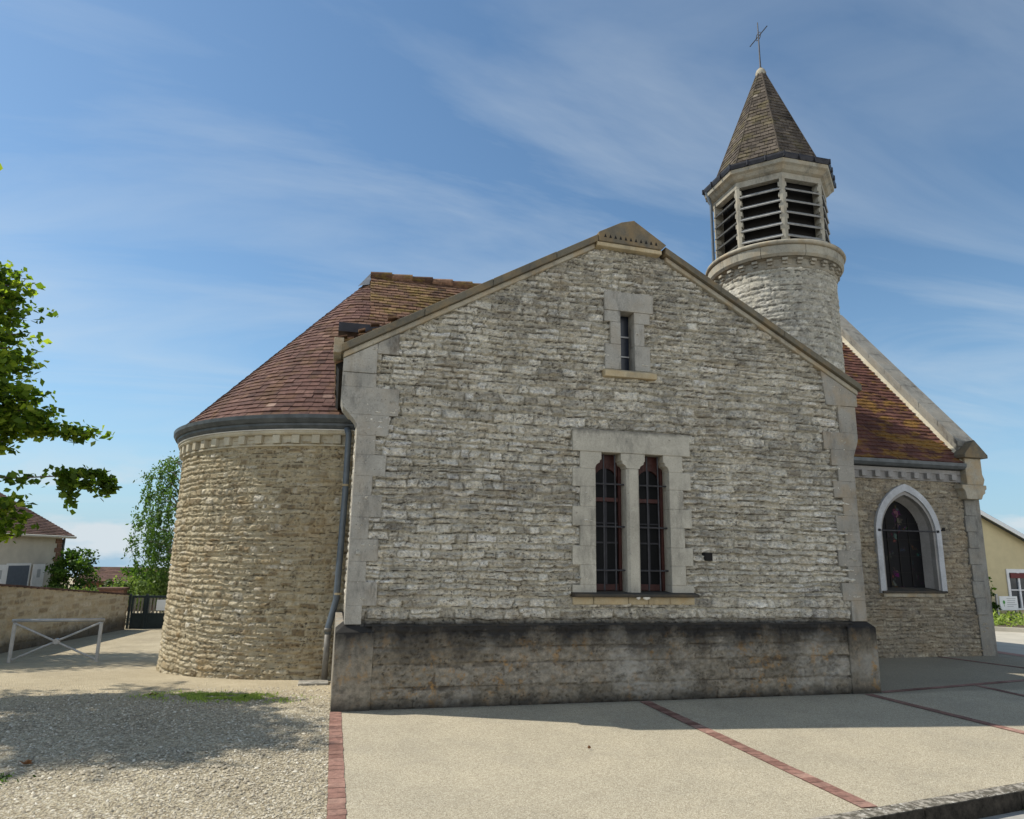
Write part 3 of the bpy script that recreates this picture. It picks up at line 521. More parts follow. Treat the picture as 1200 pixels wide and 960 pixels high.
for k, (a, b_) in enumerate(wx):
    c_ = (a + b_) / 2; w = b_ - a
    mb = MB(); z0, z1 = 1.23, 2.89; y0, y1 = .235, .285
    mb.box(a + .003, y0, z0, a + .04, y1, z1); mb.box(b_ - .04, y0, z0, b_ - .003, y1, z1); mb.box(a + .05, y0 + .002, z0, b_ - .05, y1, z0 + .075); mb.box(a + .05, y0 + .002, 2.78, b_ - .05, y1, z1); mb.box(a + .05, y0 - .008, 2.30, b_ - .05, y1, 2.35)
    n = 10   # arched head of the casement
    for i in range(n):
        t0 = math.pi * i / n; t1 = math.pi * (i + 1) / n; R_ = w / 2 - .05
        mb.prismY([(c_ + R_ * math.cos(t0), 2.56 + R_ * math.sin(t0)), (c_ + R_ * math.cos(t0), 2.782), (c_ + R_ * math.cos(t1), 2.782), (c_ + R_ * math.cos(t1), 2.56 + R_ * math.sin(t1))][::-1], y0 + .004, y1)
    wf = mb.build('window_frame', 'red_wood', CH, bevel=.003)
    mb = MB(); mb.box(c_ - .011, y0 + .012, z0 + .07, c_ + .011, y1 - .005, 2.78); mb.box(a + .05, y0 + .014, 1.79, b_ - .05, y1 - .005, 1.81); mb.box(a + .05, y0 + .014, 2.03, b_ - .05, y1 - .006, 2.045)
    mb.build('glazing_bar', 'dark_metal', wf)
    mb = MB(); mb.box(a + .04, y1 - .012, z0 + .05, b_ - .04, y1 - .006, 2.80); mb.build('window_pane', 'dark_glass', wf)
    for z in (2.51, 1.99, 1.47):
        mb = MB(); mb.tube([(a - .01, .15, z), (b_ + .01, .15, z)], .011, 6); mb.build('iron_bar', 'iron', wf)
    for x in (a + .14, a + .29):
        mb = MB(); mb.tube([(x, .15, 1.23), (x, .15, 2.88)], .010, 6); mb.build('iron_bar', 'iron', wf)
mb = MB(); mb.box(4.39, .04, 1.60, 4.49, .14, 1.70); mb.build('vent_grille', 'louvre_dark', CH)
# ---- slit window in the gable
mb = MB(); mb.box(3.10, .05, 4.752, 3.78, .4, 5.01); mb.build('lintel', 'quoin_grey', CH, bevel=.008)
for s in (-1, 1):
    mb = MB(); c_ = 3.415
    for z0, z1, xo in ((4.60, 4.75, .315), (4.30, 4.598, .235), (3.965, 4.298, .31)):
        a, b_ = sorted((c_ + s * .095, c_ + s * xo)); mb.box(a, .055 + random.uniform(0, .004), z0, b_, .4, z1)
    mb.build('jamb', 'quoin_grey', CH, bevel=.006)
mb = MB(); mb.prismX([(.0, 3.855), (.0, 3.93), (.06, 3.962), (.4, 3.962), (.4, 3.855)], 3.08, 3.79); mb.build('window_sill', 'ochre_sill', CH, bevel=.008)
mb = MB(); mb.box(3.325, .24, 3.963, 3.505, .25, 4.75); g = mb.build('window_pane', 'blue_glass', CH)
for z in (4.45, 4.18): MB().box(3.325, .22, z, 3.505, .236, z + .015).build('glazing_bar', 'galvanised', g)

# ---- transept roof
YN = 2.9
mb = MB(); sb = MB()
def rz(x): return gable_z(x) - .14
for sgn in (-1, 1):
    ex = GX + sgn * 3.62; ez = rz(ex)
    P0 = (ex, .36, ez); P1 = (ex, 3.0, ez); P2 = (GX, 4.85, GZ - .14); P3 = (GX, .36, GZ - .14)
    tiles(mb, P0, P1, P2, P3, .125, .17, .02, 1.3) if sgn < 0 else tiles(mb, P0, P1, P2, P3, .125, .17, .02, 1.3)
    solid(sb, (P0, P1, P2, P3), .08)
sb.build('roof_deck', 'louvre_dark', CH); TR = mb.build('transept_roof', 'tile_transept', CH)
mb = MB()
for i in range(10): mb.tube([(GX, .42 + i * .42, GZ - .125), (GX, .82 + i * .42, GZ - .12)], .06, 10, random.random())
mb.build('ridge_tile', 'tile_transept', TR)
# mossy broken verge tiles and an end box over the left springer
for i in range(34):
    mb = MB(); x = random.uniform(-.17, .55); y = random.uniform(.05, .45); z = gable_z(x) + random.uniform(.01, .07) + (.09 if x < .15 else 0) * random.random()
    mb.obox((x, y, z), (1, random.uniform(-.3, .3), random.uniform(.0, .45)), random.uniform(.03, .085), (0, 1, 0), random.uniform(.03, .07), (-.3, 0, 1), random.uniform(.008, .016))
    mb.build('verge_tile', 'tile_transept', CH)
mb = MB(); mb.prismY([(-.20, 4.215), (.22, 4.215), (.42, 4.33), (-.20, 4.325)], .30, 1.2); mb.build('verge_board', 'dark_metal', CH)
mb = MB(); mb.box(-.235, .06, 3.88, -.125, .5, 4.06); mb.build('gutter_stop', 'kneeler_stone', CH, bevel=.006)
mb = MB(); mb.tube([(7.05, .5, 3.85), (7.05, 2.6, 3.83)], .05, 10); mb.build('gutter', 'zinc', CH)

# ---- apse
AX, AY, AR = .45, 6.10, 3.30
relief('apse_wall', (math.radians(168), math.radians(279)), (-.55, 3.30), .013 / AR, lambda u, v, h: np.stack([AX + (AR - .02 + h + .025 * np.clip(.5 - v, 0, 1)) * np.cos(u), AY + (AR - .02 + h + .025 * np.clip(.5 - v, 0, 1)) * np.sin(u), v], -1),
       lambda u, v: stones(u * AR, v, 41, .088, .15, .016, .021, .013, .034, .65, .012, .009, .003, .95), None, 'rubble_apse', CH, stepv=.013)
mb = MB(); mb.rev(AX, AY, [(AR - .08, -.6), (AR - .08, 3.4)], math.radians(80), math.radians(285), 60); mb.build('apse_core', 'rubble_apse', CH)
mb = MB(); mb.rev(AX, AY, [(AR - .05, 3.19), (AR + .015, 3.20), (AR + .015, 3.225), (AR - .01, 3.235), (AR - .01, 3.36), (AR + .06, 3.37), (AR + .08, 3.395), (AR + .08, 3.43), (AR - .1, 3.43)], math.radians(90), math.radians(284), 110); mb.build('apse_cornice', 'cream_band', CH)
for i in range(34):
    a = math.radians(276) - i * .094; c, s = math.cos(a), math.sin(a); mb = MB()
    mb.obox((AX + (AR + .02) * c, AY + (AR + .02) * s, 3.30), (c, s, 0), .038, (-s, c, 0), .062, (0, 0, 1), .065); mb.build('corbel', 'cream_band', CH, bevel=.006)
mb = MB(); mb.rev(AX, AY, [(AR, 3.432), (AR + .095, 3.432), (AR + .10, 3.445), (AR, 3.445)], math.radians(90), math.radians(284), 110); mb.build('eaves_trim', 'white_trim', CH)
mb = MB(); mb.rev(AX, AY, [(AR + .02, 3.447), (AR + .09, 3.45), (AR + .12, 3.50), (AR + .12, 3.535), (AR + .15, 3.54), (AR + .185, 3.60), (AR + .19, 3.655), (AR + .165, 3.66), (AR + .15, 3.61), (AR + .05, 3.60)], math.radians(90), math.radians(283), 110); GU = mb.build('gutter', 'zinc', CH, smooth=False)
# conical roof
CX = .30; CZ = 7.22; mb = MB(); rows = 42; R0 = AR + .12; Z0 = 3.64
sl = math.hypot(R0, CZ - Z0); nr = np.array([CZ - Z0, R0]) / sl   # outward normal (radial, up)
for i in range(rows):
    t0 = i / rows; t1 = min(1, (i + 1.35) / rows); ra = R0 * (1 - t0); rb = R0 * (1 - t1); za = Z0 + (CZ - Z0) * t0; zb = Z0 + (CZ - Z0) * t1
    nt_ = max(6, int(ra * math.pi / .155)); off = random.random()
    ca, cb_ = AX + (CX - AX) * t0, AX + (CX - AX) * t1
    for k in range(nt_ + 1):
        a0 = math.radians(90) + math.pi * (k + off - 1) / nt_; a1 = a0 + math.pi / nt_ - .005 / max(ra, .2); a0 = max(a0, math.radians(88)); a1 = min(a1, math.radians(272))
        if a1 <= a0: continue
        h = .02 + random.uniform(0, .007); dz = random.uniform(-.005, .005)
        Q = lambda cx, r, a, z, hh: (cx + (r + nr[0] * hh) * math.cos(a), AY + (r + nr[0] * hh) * math.sin(a), z + nr[1] * hh + dz)
        mb.add([Q(ca, ra, a0, za, h), Q(ca, ra, a1, za, h), Q(cb_, rb, a1, zb, .003), Q(cb_, rb, a0, zb, .003), Q(ca, ra, a0, za, -.01), Q(ca, ra, a1, za, -.01)], [(0, 1, 2, 3), (4, 5, 1, 0), (4, 0, 3)], min(1, max(0, random.gauss(.5, .17))))
mb.build('apse_roof', 'tile_apse', CH)
mb = MB(); mb.rev(AX, AY, [(R0 - .02, Z0 - .03), (.02, CZ - .03)], math.radians(90), math.radians(275), 60); mb.build('apse_roof_deck', 'louvre_dark', CH)
# ---- nave
NX0, NX1, NY, NZ = .45, 11.62, 2.83, 3.5; RY, RZ = 6.10, 7.32
def arch(hw, zs, za, cx, z0, n=14):  # pointed arch outline, left foot to right foot
    H = za - zs; R_ = (H * H + hw * hw) / (2 * hw); pts = [(cx - hw, z0)]
    amax = math.atan2(H, R_ - hw) if R_ > hw else math.pi / 2
    for i in range(n + 1):
        a = amax * i / n; pts.append((cx - hw + R_ - R_ * math.cos(a), zs + R_ * math.sin(a)))
    for i in range(n - 1, -1, -1):
        a = amax * i / n; pts.append((cx + hw - R_ + R_ * math.cos(a), zs + R_ * math.sin(a)))
    pts.append((cx + hw, z0)); return pts
WC = 10.09
def in_arch(u, v, hw, zs, za, z0):
    H = za - zs; R_ = (H * H + hw * hw) / (2 * hw); d = np.abs(u - WC)
    return (v > z0) & (d < hw) & ((v < zs) | ((d + R_ - hw) ** 2 + (v - zs) ** 2 < R_ * R_))
relief('nave_wall', (8.2, 11.66), (-.1, 3.18), .0145, lambda u, v, h: np.stack([u, NY + .02 - h, v], -1), lambda u, v: stones(u, v, 51, .078, .14, .016, .020, .014, .040, .55, .02, .005, .008, .8),
       lambda u, v: ~in_arch(u, v, .67, 2.12, 3.0, 1.13), 'rubble_nave', CH)
mb = MB(); mb.box(.45, NY + .1, -.4, 9.2, NY + .2, 3.5); mb.box(11.2, NY + .1, -.4, 11.6, NY + .2, 3.5); mb.box(9.2, NY + .1, 3.1, 11.2, NY + .2, 3.5); mb.box(9.2, NY + .1, -.4, 11.2, NY + .2, 1.1); mb.box(9.2, 3.9, 0, 11.2, 4, 3.5)
mb.build('nave_core', 'louvre_dark', CH)
mb = MB(); mb.box(NX0, 2 * AY - NY, -1, 11.6, 2 * AY - NY + .2, 3.5); mb.build('rear_wall', 'rubble_nave', CH)
o = arch(.715, 2.13, 3.06, WC, 1.10); i_ = arch(.605, 2.13, 2.93, WC, 1.10)
def ring(o, i_, y0, y1, tz=0):
    mb = MB(); n = len(o)
    P = [(x, y0, z) for x, z in o] + [(x, y0, z) for x, z in i_] + [(x, y1, z) for x, z in o] + [(x, y1, z) for x, z in i_]; F = []
    for k in range(n - 1): F += [(k, k + n, k + 1 + n, k + 1), (k, k + 1, k + 1 + 2 * n, k + 2 * n), (k + n, k + 3 * n, k + 1 + 3 * n, k + 1 + n), (k + 2 * n, k + 1 + 2 * n, k + 1 + 3 * n, k + 3 * n)]
    F += [(0, 2 * n, 3 * n, n), (n - 1, 2 * n - 1, 4 * n - 1, 3 * n - 1)]; return mb.add(P, F)
NW = ring(o, i_, NY - .035, NY + .06).build('window_surround', 'arch_trim', CH)
o2 = arch(.603, 2.13, 2.925, WC, 1.10); i2 = arch(.56, 2.13, 2.86, WC, 1.10); ring(o2, i2, NY - .005, NY + .10).build('inner_moulding', 'reveal_stone', NW)
a_ = arch(.559, 2.13, 2.858, WC, 1.13); b2 = arch(.50, 2.13, 2.77, WC, 1.19); mb = MB(); n = len(a_)
for k in range(n - 1): mb.add([(a_[k][0], NY + .09, a_[k][1]), (a_[k + 1][0], NY + .09, a_[k + 1][1]), (b2[k + 1][0], NY + .25, b2[k + 1][1]), (b2[k][0], NY + .25, b2[k][1])], [(0, 1, 2, 3)])
mb.build('window_reveal', 'reveal_stone', CH)
mb = MB(); n = len(b2); mb.add([(x, NY + .245, z) for x, z in b2], [tuple(range(n))]); SG = mb.build('stained_glass', 'stained_glass', CH)
mb = MB()
for x in (-.24, 0, .24): mb.box(WC + x - .008, NY + .232, 1.2, WC + x + .008, NY + .24, 2.45)
for z in (1.45, 1.75, 2.05, 2.35): mb.box(WC - .49, NY + .230, z - .007, WC + .49, NY + .239, z + .007)
mb.build('leading', 'louvre_dark', SG)
mb = MB(); mb.prismX([(NY - .06, 1.10), (NY - .06, 1.135), (NY + .1, 1.17), (NY + .25, 1.19), (NY + .25, 1.10)], WC - .70, WC + .70); mb.build('window_sill', 'black_sill', CH, bevel=.01)
mb = MB(); mb.box(WC - .66, NY - .02, 1.03, WC + .66, NY + .1, 1.098); mb.build('sill_course', 'kneeler_stone', CH, bevel=.008)
mb = MB(); mb.tube([(WC - .64, NY - .02, 2.20), (WC + .64, NY - .02, 2.20)], .012, 6); mb.tube([(WC + .01, NY + .02, 2.95), (WC + .04, NY + .33, 2.74)], .008, 5)
for x in (-.64, .64): mb.box(WC + x - .03, NY - .035, 2.18, WC + x + .03, NY + .0, 2.225)
mb.build('iron_bar', 'iron', CH)
mb = MB(); mb.box(10.86, NY - .005, 2.22, 10.93, NY + .03, 2.28); mb.build('vent_grille', 'louvre_dark', CH)
# cornice with corbels, gutter
mb = MB(); mb.box(8.6, NY - .03, 3.28, 11.40, NY + .1, 3.36); mb.box(8.6, NY - .01, 3.14, 11.42, NY + .1, 3.28); mb.build('nave_cornice', 'reveal_stone', CH, bevel=.005)
for i in range(10):
    x = 8.86 + i * .285; mb = MB(); mb.box(x, NY - .085, 3.17, x + .11, NY - .0, 3.278); mb.build('corbel', 'reveal_stone', CH, bevel=.005)
mb = MB(); mb.prismX([(NY - .02, 3.37), (NY - .12, 3.38), (NY - .16, 3.43), (NY - .165, 3.49), (NY - .14, 3.495), (NY + .05, 3.46)], 8.3, 11.43); mb.build('gutter', 'zinc', CH)
# nave roof, front and rear slope
mb = MB(); sb = MB(); EY = NY - .10; EZ = 3.50
tiles(mb, (7.0, EY, EZ), (11.45, EY, EZ), (11.45, RY, RZ), (7.0, RY, RZ), .115, .165, .02, 1.6)
NR = mb.build('nave_roof', 'tile_nave', CH); mb = MB()
tiles(mb, (.3, EY, EZ), (7.0, EY, EZ), (7.0, RY, RZ), (.3, RY, RZ), .115, .165, .02, 1.6); mb.build('nave_roof', 'tile_transept', CH)
solid(sb, ((.3, EY, EZ), (11.5, EY, EZ), (11.5, RY, RZ), (.3, RY, RZ)), .08); solid(sb, ((.3, 2 * RY - EY, EZ), (11.5, 2 * RY - EY, EZ), (11.5, RY, RZ), (.3, RY, RZ)), .08); sb.build('roof_deck', 'louvre_dark', CH)
mb = MB(); tiles(mb, (11.45, 2 * RY - EY, EZ), (.3, 2 * RY - EY, EZ), (.3, RY, RZ), (11.45, RY, RZ), .2, .4, .02); mb.build('nave_roof', 'tile_transept', CH)
for i in range(26):
    x = .30 + .43 * i; mb = MB(); mb.tube([(x, RY, RZ + .005), (x + .44, RY, RZ + .03)], [.085, .095], 10, random.random()); mb.build('ridge_tile', 'tile_transept', CH)
mb = MB(); mb.add([(.06, RY - .22, RZ - .33), (.28, RY - .2, RZ - .27), (.30, RY - .04, RZ + .05), (.06, RY, RZ - .26), (.30, RY + .1, RZ - .0)], [(0, 1, 2, 3), (3, 2, 4)]); mb.build('flashing', 'lead', CH)
# raised gable end
GC = .30   # the parapet stands this far above the tiles
def gl(y): return RZ + GC - (RZ - EZ) / (RY - EY) * abs(y - RY)
mb = MB(); mb.prismX([(NY, -.2), (2 * RY - NY, -.2), (2 * RY - NY, gl(NY) - .02), (RY, gl(RY) - .02), (NY, gl(NY) - .02)], 11.47, 11.80); mb.build('gable_wall', 'gable_stone', CH)
mb = MB()
for s in (-1, 1):
    n = 8
    for k in range(n):
        a = NY - .02 + (RY - NY + .02) * k / n; b_ = NY - .02 + (RY - NY + .02) * (k + 1) / n - .006
        if s > 0: a, b_ = 2 * RY - b_, 2 * RY - a
        mb.prismX([(a, gl(a) - .05), (b_, gl(b_) - .05), (b_, gl(b_) + .06), (a, gl(a) + .06)], 11.43, 11.86)
mb.build('gable_coping', 'gable_stone', CH, bevel=.008)
mb = MB(); mb.add([(11.40, EY + .02, EZ + .03), (11.46, EY + .02, EZ + .12), (11.46, RY, RZ + .12), (11.40, RY, RZ + .03)], [(0, 1, 2, 3)]); mb.add([(11.385, EY + .02, EZ + .02), (11.40, EY + .02, EZ + .035), (11.40, RY, RZ + .035), (11.385, RY, RZ + .02)], [(0, 1, 2, 3)]); mb.build('mortar_fillet', 'cream_band', CH)
# corner strip and kneeler with gabled cap
mb = MB(); z = .72
for i in range(7): h_ = .30; mb.box(11.40 if i % 2 else 11.43, NY - .025 + random.uniform(0, .004), z, 11.68, NY + .4, z + h_ - .004); z += h_
mb.build('corner_strip', 'gable_stone', CH, bevel=.01)
mb = MB(); mb.prismY([(11.36, 2.82), (11.70, 2.82), (11.74, 2.90), (11.80, 2.94), (11.80, 2.99), (11.84, 3.02), (11.84, 3.09), (11.28, 3.09), (11.28, 3.02), (11.33, 2.98)], NY - .16, NY + .3)
mb.prismY([(11.42, 3.092), (11.80, 3.092), (11.84, 3.20), (11.80, 3.30), (11.80, 3.60), (11.42, 3.60)], NY - .14, NY + .35); mb.build('kneeler', 'kneeler_stone', CH, bevel=.012)
mb = MB(); c_ = 11.63; mb.add([(c_ - .28, NY - .22, 3.60), (c_ + .26, NY - .22, 3.60), (c_ + .26, NY + .38, 3.60), (c_ - .28, NY + .38, 3.60), (c_ - .28, NY - .22, 3.66), (c_ + .26, NY - .22, 3.66), (c_ + .26, NY + .38, 3.66), (c_ - .28, NY + .38, 3.66), (c_, NY - .20, 3.95), (c_, NY + .36, 3.95)],
    [(0, 3, 2, 1), (0, 1, 5, 4), (1, 2, 6, 5), (2, 3, 7, 6), (3, 0, 4, 7), (4, 5, 8), (5, 6, 9, 8), (6, 7, 9), (7, 4, 8, 9)]); mb.build('kneeler_cap', 'coping_stone', CH, bevel=.01)
# downpipe between apse and transept
DP = MB().tube([(-.005, 2.66, 3.46), (.03, 2.66, 3.36), (.03, 2.66, 3.2), (.035, 2.66, 2.5), (.01, 2.66, .98), (-.005, 2.66, .90), (-.055, 2.64, .68), (-.075, 2.63, .60), (-.075, 2.63, .5)], .047, 12).build('downpipe', 'pipe_grey', CH, smooth=True)
MB().tube([(-.075, 2.63, .55), (-.082, 2.63, -.13)], .044, 12).tube([(-.075, 2.63, .585), (-.075, 2.63, .54)], .056, 12).build('pipe_shoe', 'cast_iron_pipe', DP, smooth=True)
for z in (2.6, 1.05, .3): MB().tube([(.035 - (.11 if z < .5 else .01), 2.66, z - .015), (.035 - (.11 if z < .5 else .01), 2.66, z + .015)], .058, 12).build('pipe_bracket', 'ochre_sill', DP)
# ---- bell turret
TX, TY = 7.90, 3.20
relief('turret_drum', (math.radians(150), math.radians(400)), (-.1, 6.84), .021 / 1.1, lambda u, v, h: np.stack([TX + (1.085 + h) * np.cos(u), TY + (1.085 + h) * np.sin(u), v], -1), lambda u, v: stones(u * 1.1, v, 61, .13, .20, .012, .014, .010, .026, .45, .014, .006, .004, .7),
       None, 'rubble_drum', CH, stepv=.018)
mb = MB(); mb.rev(TX, TY, [(1.03, -.1), (1.03, 6.9)], n=40); mb.build('drum_core', 'rubble_drum', CH)
mb = MB(); mb.rev(TX, TY, [(1.0, 6.76), (1.10, 6.77), (1.12, 6.80), (1.10, 6.82), (1.10, 6.93), (1.17, 6.95)], n=96); mb.build('drum_band', 'tower_stone', CH)
for i in range(28):
    a = 2 * math.pi * i / 28; c, s = math.cos(a), math.sin(a); mb = MB(); mb.obox((TX + 1.13 * c, TY + 1.13 * s, 6.905), (c, s, 0), .05, (-s, c, 0), .048, (0, 0, 1), .022); mb.obox((TX + 1.115 * c, TY + 1.115 * s, 6.852), (c, s, 0), .03, (-s, c, 0), .042, (0, 0, 1), .022); mb.build('corbel', 'tower_stone', CH)
mb = MB(); n = 10
for i in range(n):
    a0 = 2 * math.pi * (i + .25) / n + .003; a1 = 2 * math.pi * (i + 1.25) / n - .003; mb.rev(TX, TY, [(1.0, 6.955), (1.20, 6.955), (1.235, 7.00), (1.245, 7.13), (1.225, 7.16), (1.0, 7.16)], a0, a1, 10)
mb.build('turret_cornice', 'cornice_stone', CH)
mb = MB(); mb.rev(TX, TY, [(1.2, 7.162), (1.265, 7.165), (1.285, 7.20), (1.27, 7.235), (1.05, 7.29), (.3, 7.29)], n=96); mb.build('cornice_cap', 'kneeler_stone', CH, smooth=True)
def octa(R_, ph=math.pi / 8): return [(TX + R_ * math.cos(ph + k * math.pi / 4), TY + R_ * math.sin(ph + k * math.pi / 4)) for k in range(8)]
OR = 1.08; ap = OR * math.cos(math.pi / 8); hs = OR * math.sin(math.pi / 8)
mb = MB(); mb.prismZ(octa(.90), 7.28, 8.62); mb.build('bell_chamber', 'louvre_dark', CH)
for k in range(8):
    a = math.pi / 8 + k * math.pi / 4; v0 = np.array([math.cos(a), math.sin(a)]); T = np.array([TX, TY]); a1, a2 = a - math.pi / 8, a + math.pi / 8
    t1 = np.array([-math.sin(a1), math.cos(a1)]); t2 = np.array([-math.sin(a2), math.cos(a2)]); P = T + v0 * OR; w_ = .058
    poly = [P - t1 * w_, P, P + t2 * w_, P + t2 * w_ - .11 * np.array([math.cos(a2), math.sin(a2)]), T + v0 * (OR - .18), P - t1 * w_ - .11 * np.array([math.cos(a1), math.sin(a1)])]
    mb = MB(); mb.prismZ([tuple(p) for p in poly], 7.27, 8.56)
    for j in range(6):
        z = 7.36 + j * .215
        for tt, an, sg in ((t1, a1, -1), (t2, a2, 1)):
            c_ = P + sg * tt * (w_ + .012) - .05 * np.array([math.cos(an), math.sin(an)]); mb.obox((c_[0], c_[1], z), (math.cos(an), math.sin(an), 0), .052, (tt[0], tt[1], 0), .014, (0, 0, 1), .045)
    mb.build('corner_pier', 'tower_stone', CH, bevel=.006)
o8, i8 = octa(OR + .004), octa(OR - .13)
for z0, z1 in ((8.545, 8.66), (7.262, 7.30)):
    mb = MB()
    for k in range(8): j = (k + 1) % 8; mb.prismZ([o8[k], o8[j], i8[j], i8[k]], z0, z1)
    mb.build('belfry_band', 'tower_stone', CH)
for k in range(8):
    a = k * math.pi / 4 + math.pi / 4; c, s = math.cos(a), math.sin(a)
    for j in range(5):
        z = 7.405 + j * .232; mb = MB(); d = np.array([c * .8, s * .8, -.60]); nrm = np.array([c * .60, s * .60, .8])
        mb.obox((TX + (ap - .045) * c, TY + (ap - .045) * s, z + .035), d, .085, (-s, c, 0), hs - w_ + .012, nrm, .011); mb.build('louvre_slat', 'slat_concrete', CH)
mb = MB(); prof = [(1.06, 8.66), (1.14, 8.70), (1.19, 8.76), (1.24, 8.79), (1.25, 8.86), (1.0, 8.86)]
for (ra, za), (rb, zb) in zip(prof[:-1], prof[1:]):
    A_, B_ = octa(ra), octa(rb)
    for k in range(8): j = (k + 1) % 8; mb.add([(*A_[k], za), (*A_[j], za), (*B_[j], zb), (*B_[k], zb)], [(0, 1, 2, 3)])
mb.build('eaves_cornice', 'cornice_stone', CH)
mb = MB(); prof = [(1.22, 8.862), (1.265, 8.865), (1.285, 8.93), (1.285, 8.965), (1.26, 8.97), (1.23, 8.90), (1.0, 8.90)]
for (ra, za), (rb, zb) in zip(prof[:-1], prof[1:]):
    A_, B_ = octa(ra), octa(rb)
    for k in range(8): j = (k + 1) % 8; mb.add([(*A_[k], za), (*A_[j], za), (*B_[j], zb), (*B_[k], zb)], [(0, 1, 2, 3)])
for k in range(8):
    A_ = octa(1.285)
    for t in (.02, .35, .68):
        p = np.array(A_[k]) * (1 - t) + np.array(A_[(k + 1) % 8]) * t; mb.obox((p[0], p[1], 8.92), (1, 0, 0), .014, (0, 1, 0), .014, (0, 0, 1), .05)
mb.build('gutter', 'dark_metal', CH)
MB().tube([(TX + 1.22 * math.cos(math.radians(161)), TY + 1.22 * math.sin(math.radians(161)), 8.88), (TX + 1.14 * math.cos(math.radians(161)), TY + 1.14 * math.sin(math.radians(161)), 8.6), (TX + 1.14 * math.cos(math.radians(161)), TY + 1.14 * math.sin(math.radians(161)), 7.3)], .03, 8).build('downpipe', 'pipe_grey', CH)
# spire
mb = MB(); B8 = octa(1.10); A8 = octa(.045); B9 = octa(1.02)
for k in range(8):
    j = (k + 1) % 8; tiles(mb, (*B8[k], 8.93), (*B8[j], 8.93), (*A8[j], 11.62), (*A8[k], 11.62), .095, .15, .014, 1.0)
SPR = mb.build('spire', 'tile_spire', CH)
mb = MB()
for k in range(8): j = (k + 1) % 8; mb.add([(*octa(1.08)[k], 8.91), (*octa(1.08)[j], 8.91), (TX, TY, 11.60)], [(0, 1, 2)])
mb.build('spire_deck', 'louvre_dark', SPR)
mb = MB()
for k in range(8): mb.tube([(*octa(1.105)[k], 8.93), (*octa(.05)[k], 11.62)], .018, 6, .35)
mb.build('hip_tile', 'tile_spire', SPR)
mb = MB(); mb.rev(TX, TY, [(.10, 11.50), (.11, 11.56), (.085, 11.63), (.05, 11.67), (.0, 11.68)], n=16); mb.build('spire_cap', 'cornice_stone', SPR, smooth=True)
CR = MB().tube([(TX, TY, 11.6), (TX - .0, TY, 12.80)], [.018, .010], 8).rev(TX, TY, [(.0, 11.72), (.03, 11.705), (.035, 11.69), (.0, 11.67)], n=10).build('cross_post', 'iron', CH)
mb = MB(); mb.tube([(TX, TY - .31, 12.46), (TX, TY + .31, 12.46)], .011, 6)
ringp = [(TX, TY + .085 * math.cos(t), 12.46 + .085 * math.sin(t)) for t in np.linspace(0, 2 * math.pi, 9)]; mb.tube(ringp, .008, 6)
mb.build('cross_arm', 'iron', CR)

# ================================================================ left side: wall, gate, rail, house
wa, wb = np.array([-8.42, 3.0]), np.array([-6.44, 17.95]); wd = (wb - wa); WLn = np.linalg.norm(wd); wd /= WLn; wn = np.array([wd[1], -wd[0]])
def wtop(u): return 1.40 - .081 * u
BW = thing('boundary_wall', 'long low tan stone wall running beside the gravel towards the gate', 'wall', (-5.2, 6, -.4))
relief('wall_face', (0, WLn), (-1.1, 1.42), .03, lambda u, v, h: np.stack([wa[0] + wd[0] * u + wn[0] * h, wa[1] + wd[1] * u + wn[1] * h, v], -1), lambda u, v: stones(u, v, 71, .15, .34, .03, .012, .014, .04, .5, .04, .002, .006),
       lambda u, v: (v < wtop(u)) & (v > gz(wa[0] + wd[0] * u, wa[1] + wd[1] * u) - .12), 'rubble_wall', BW, stepv=.025)
mb = MB(); a = wa - wn * .02; b_ = wb - wn * .02; a2 = wa - wn * .32; b3 = wb - wn * .32
mb.add([(*a, -.6), (*b_, -1.2), (*b3, -1.2), (*a2, -.6), (*a, wtop(0) - .01), (*b_, wtop(WLn) - .01), (*b3, wtop(WLn) - .01), (*a2, wtop(0) - .01)], [(0, 1, 5, 4), (1, 2, 6, 5), (2, 3, 7, 6), (3, 0, 4, 7), (4, 5, 6, 7)]); mb.build('wall_body', 'rubble_wall', BW)
mb = MB(); u = 0
while u < WLn:
    l = min(.5, WLn - u); c = wa + wd * (u + l / 2) - wn * .16; mb.obox((c[0], c[1], wtop(u + l / 2) + .02 + random.uniform(0, .008)), (wd[0], wd[1], -.081), l / 2 - .004, (wn[0], wn[1], 0), .19, (0, 0, 1), .022); u += .5
mb.build('wall_coping', 'tile_house', BW)
# brick pier behind the wall
PR = thing('brick_pier', 'short red brick pier with a stone cap behind the tan wall', 'pier', (-8.0, 20.5, -1))
MB().box(-8.0, 20.3, -1.2, -7.2, 20.8, .22).build('pier_shaft', 'quoin_brick', PR, bevel=.01); MB().box(-8.05, 20.25, .222, -7.15, 20.85, .30).build('pier_cap', 'tile_house', PR, bevel=.01)
GT = thing('gate', 'dark green metal gate with solid lower panels and upright slats between wall and apse', 'gate', (-5.0, 18.2, -.93))
for (x0, x1) in ((-6.38, -5.97), (-5.91, -3.6)):
    mb = MB(); mb.box(x0, 18.20, -.90, x1, 18.24, -.46); mb.box(x0, 18.18, -.46, x1, 18.25, -.41); mb.box(x0, 18.18, .08, x1, 18.25, .15); mb.box(x0, 18.17, -.91, x0 + .05, 18.26, .15); mb.box(x1 - .05, 18.17, -.91, x1, 18.26, .15)
    lf = mb.build('gate_leaf', 'gate_green', GT, bevel=.004); mb = MB(); x = x0 + .10
    while x < x1 - .06: mb.box(x - .028, 18.205, -.41, x + .028, 18.225, .08); x += .105
    mb.build('gate_slat', 'gate_slat', lf)
for x in (-6.44, -5.94, -3.55): MB().box(x - .028, 18.15, -1, x + .028, 18.28, .20).build('gate_post', 'gate_green', GT)
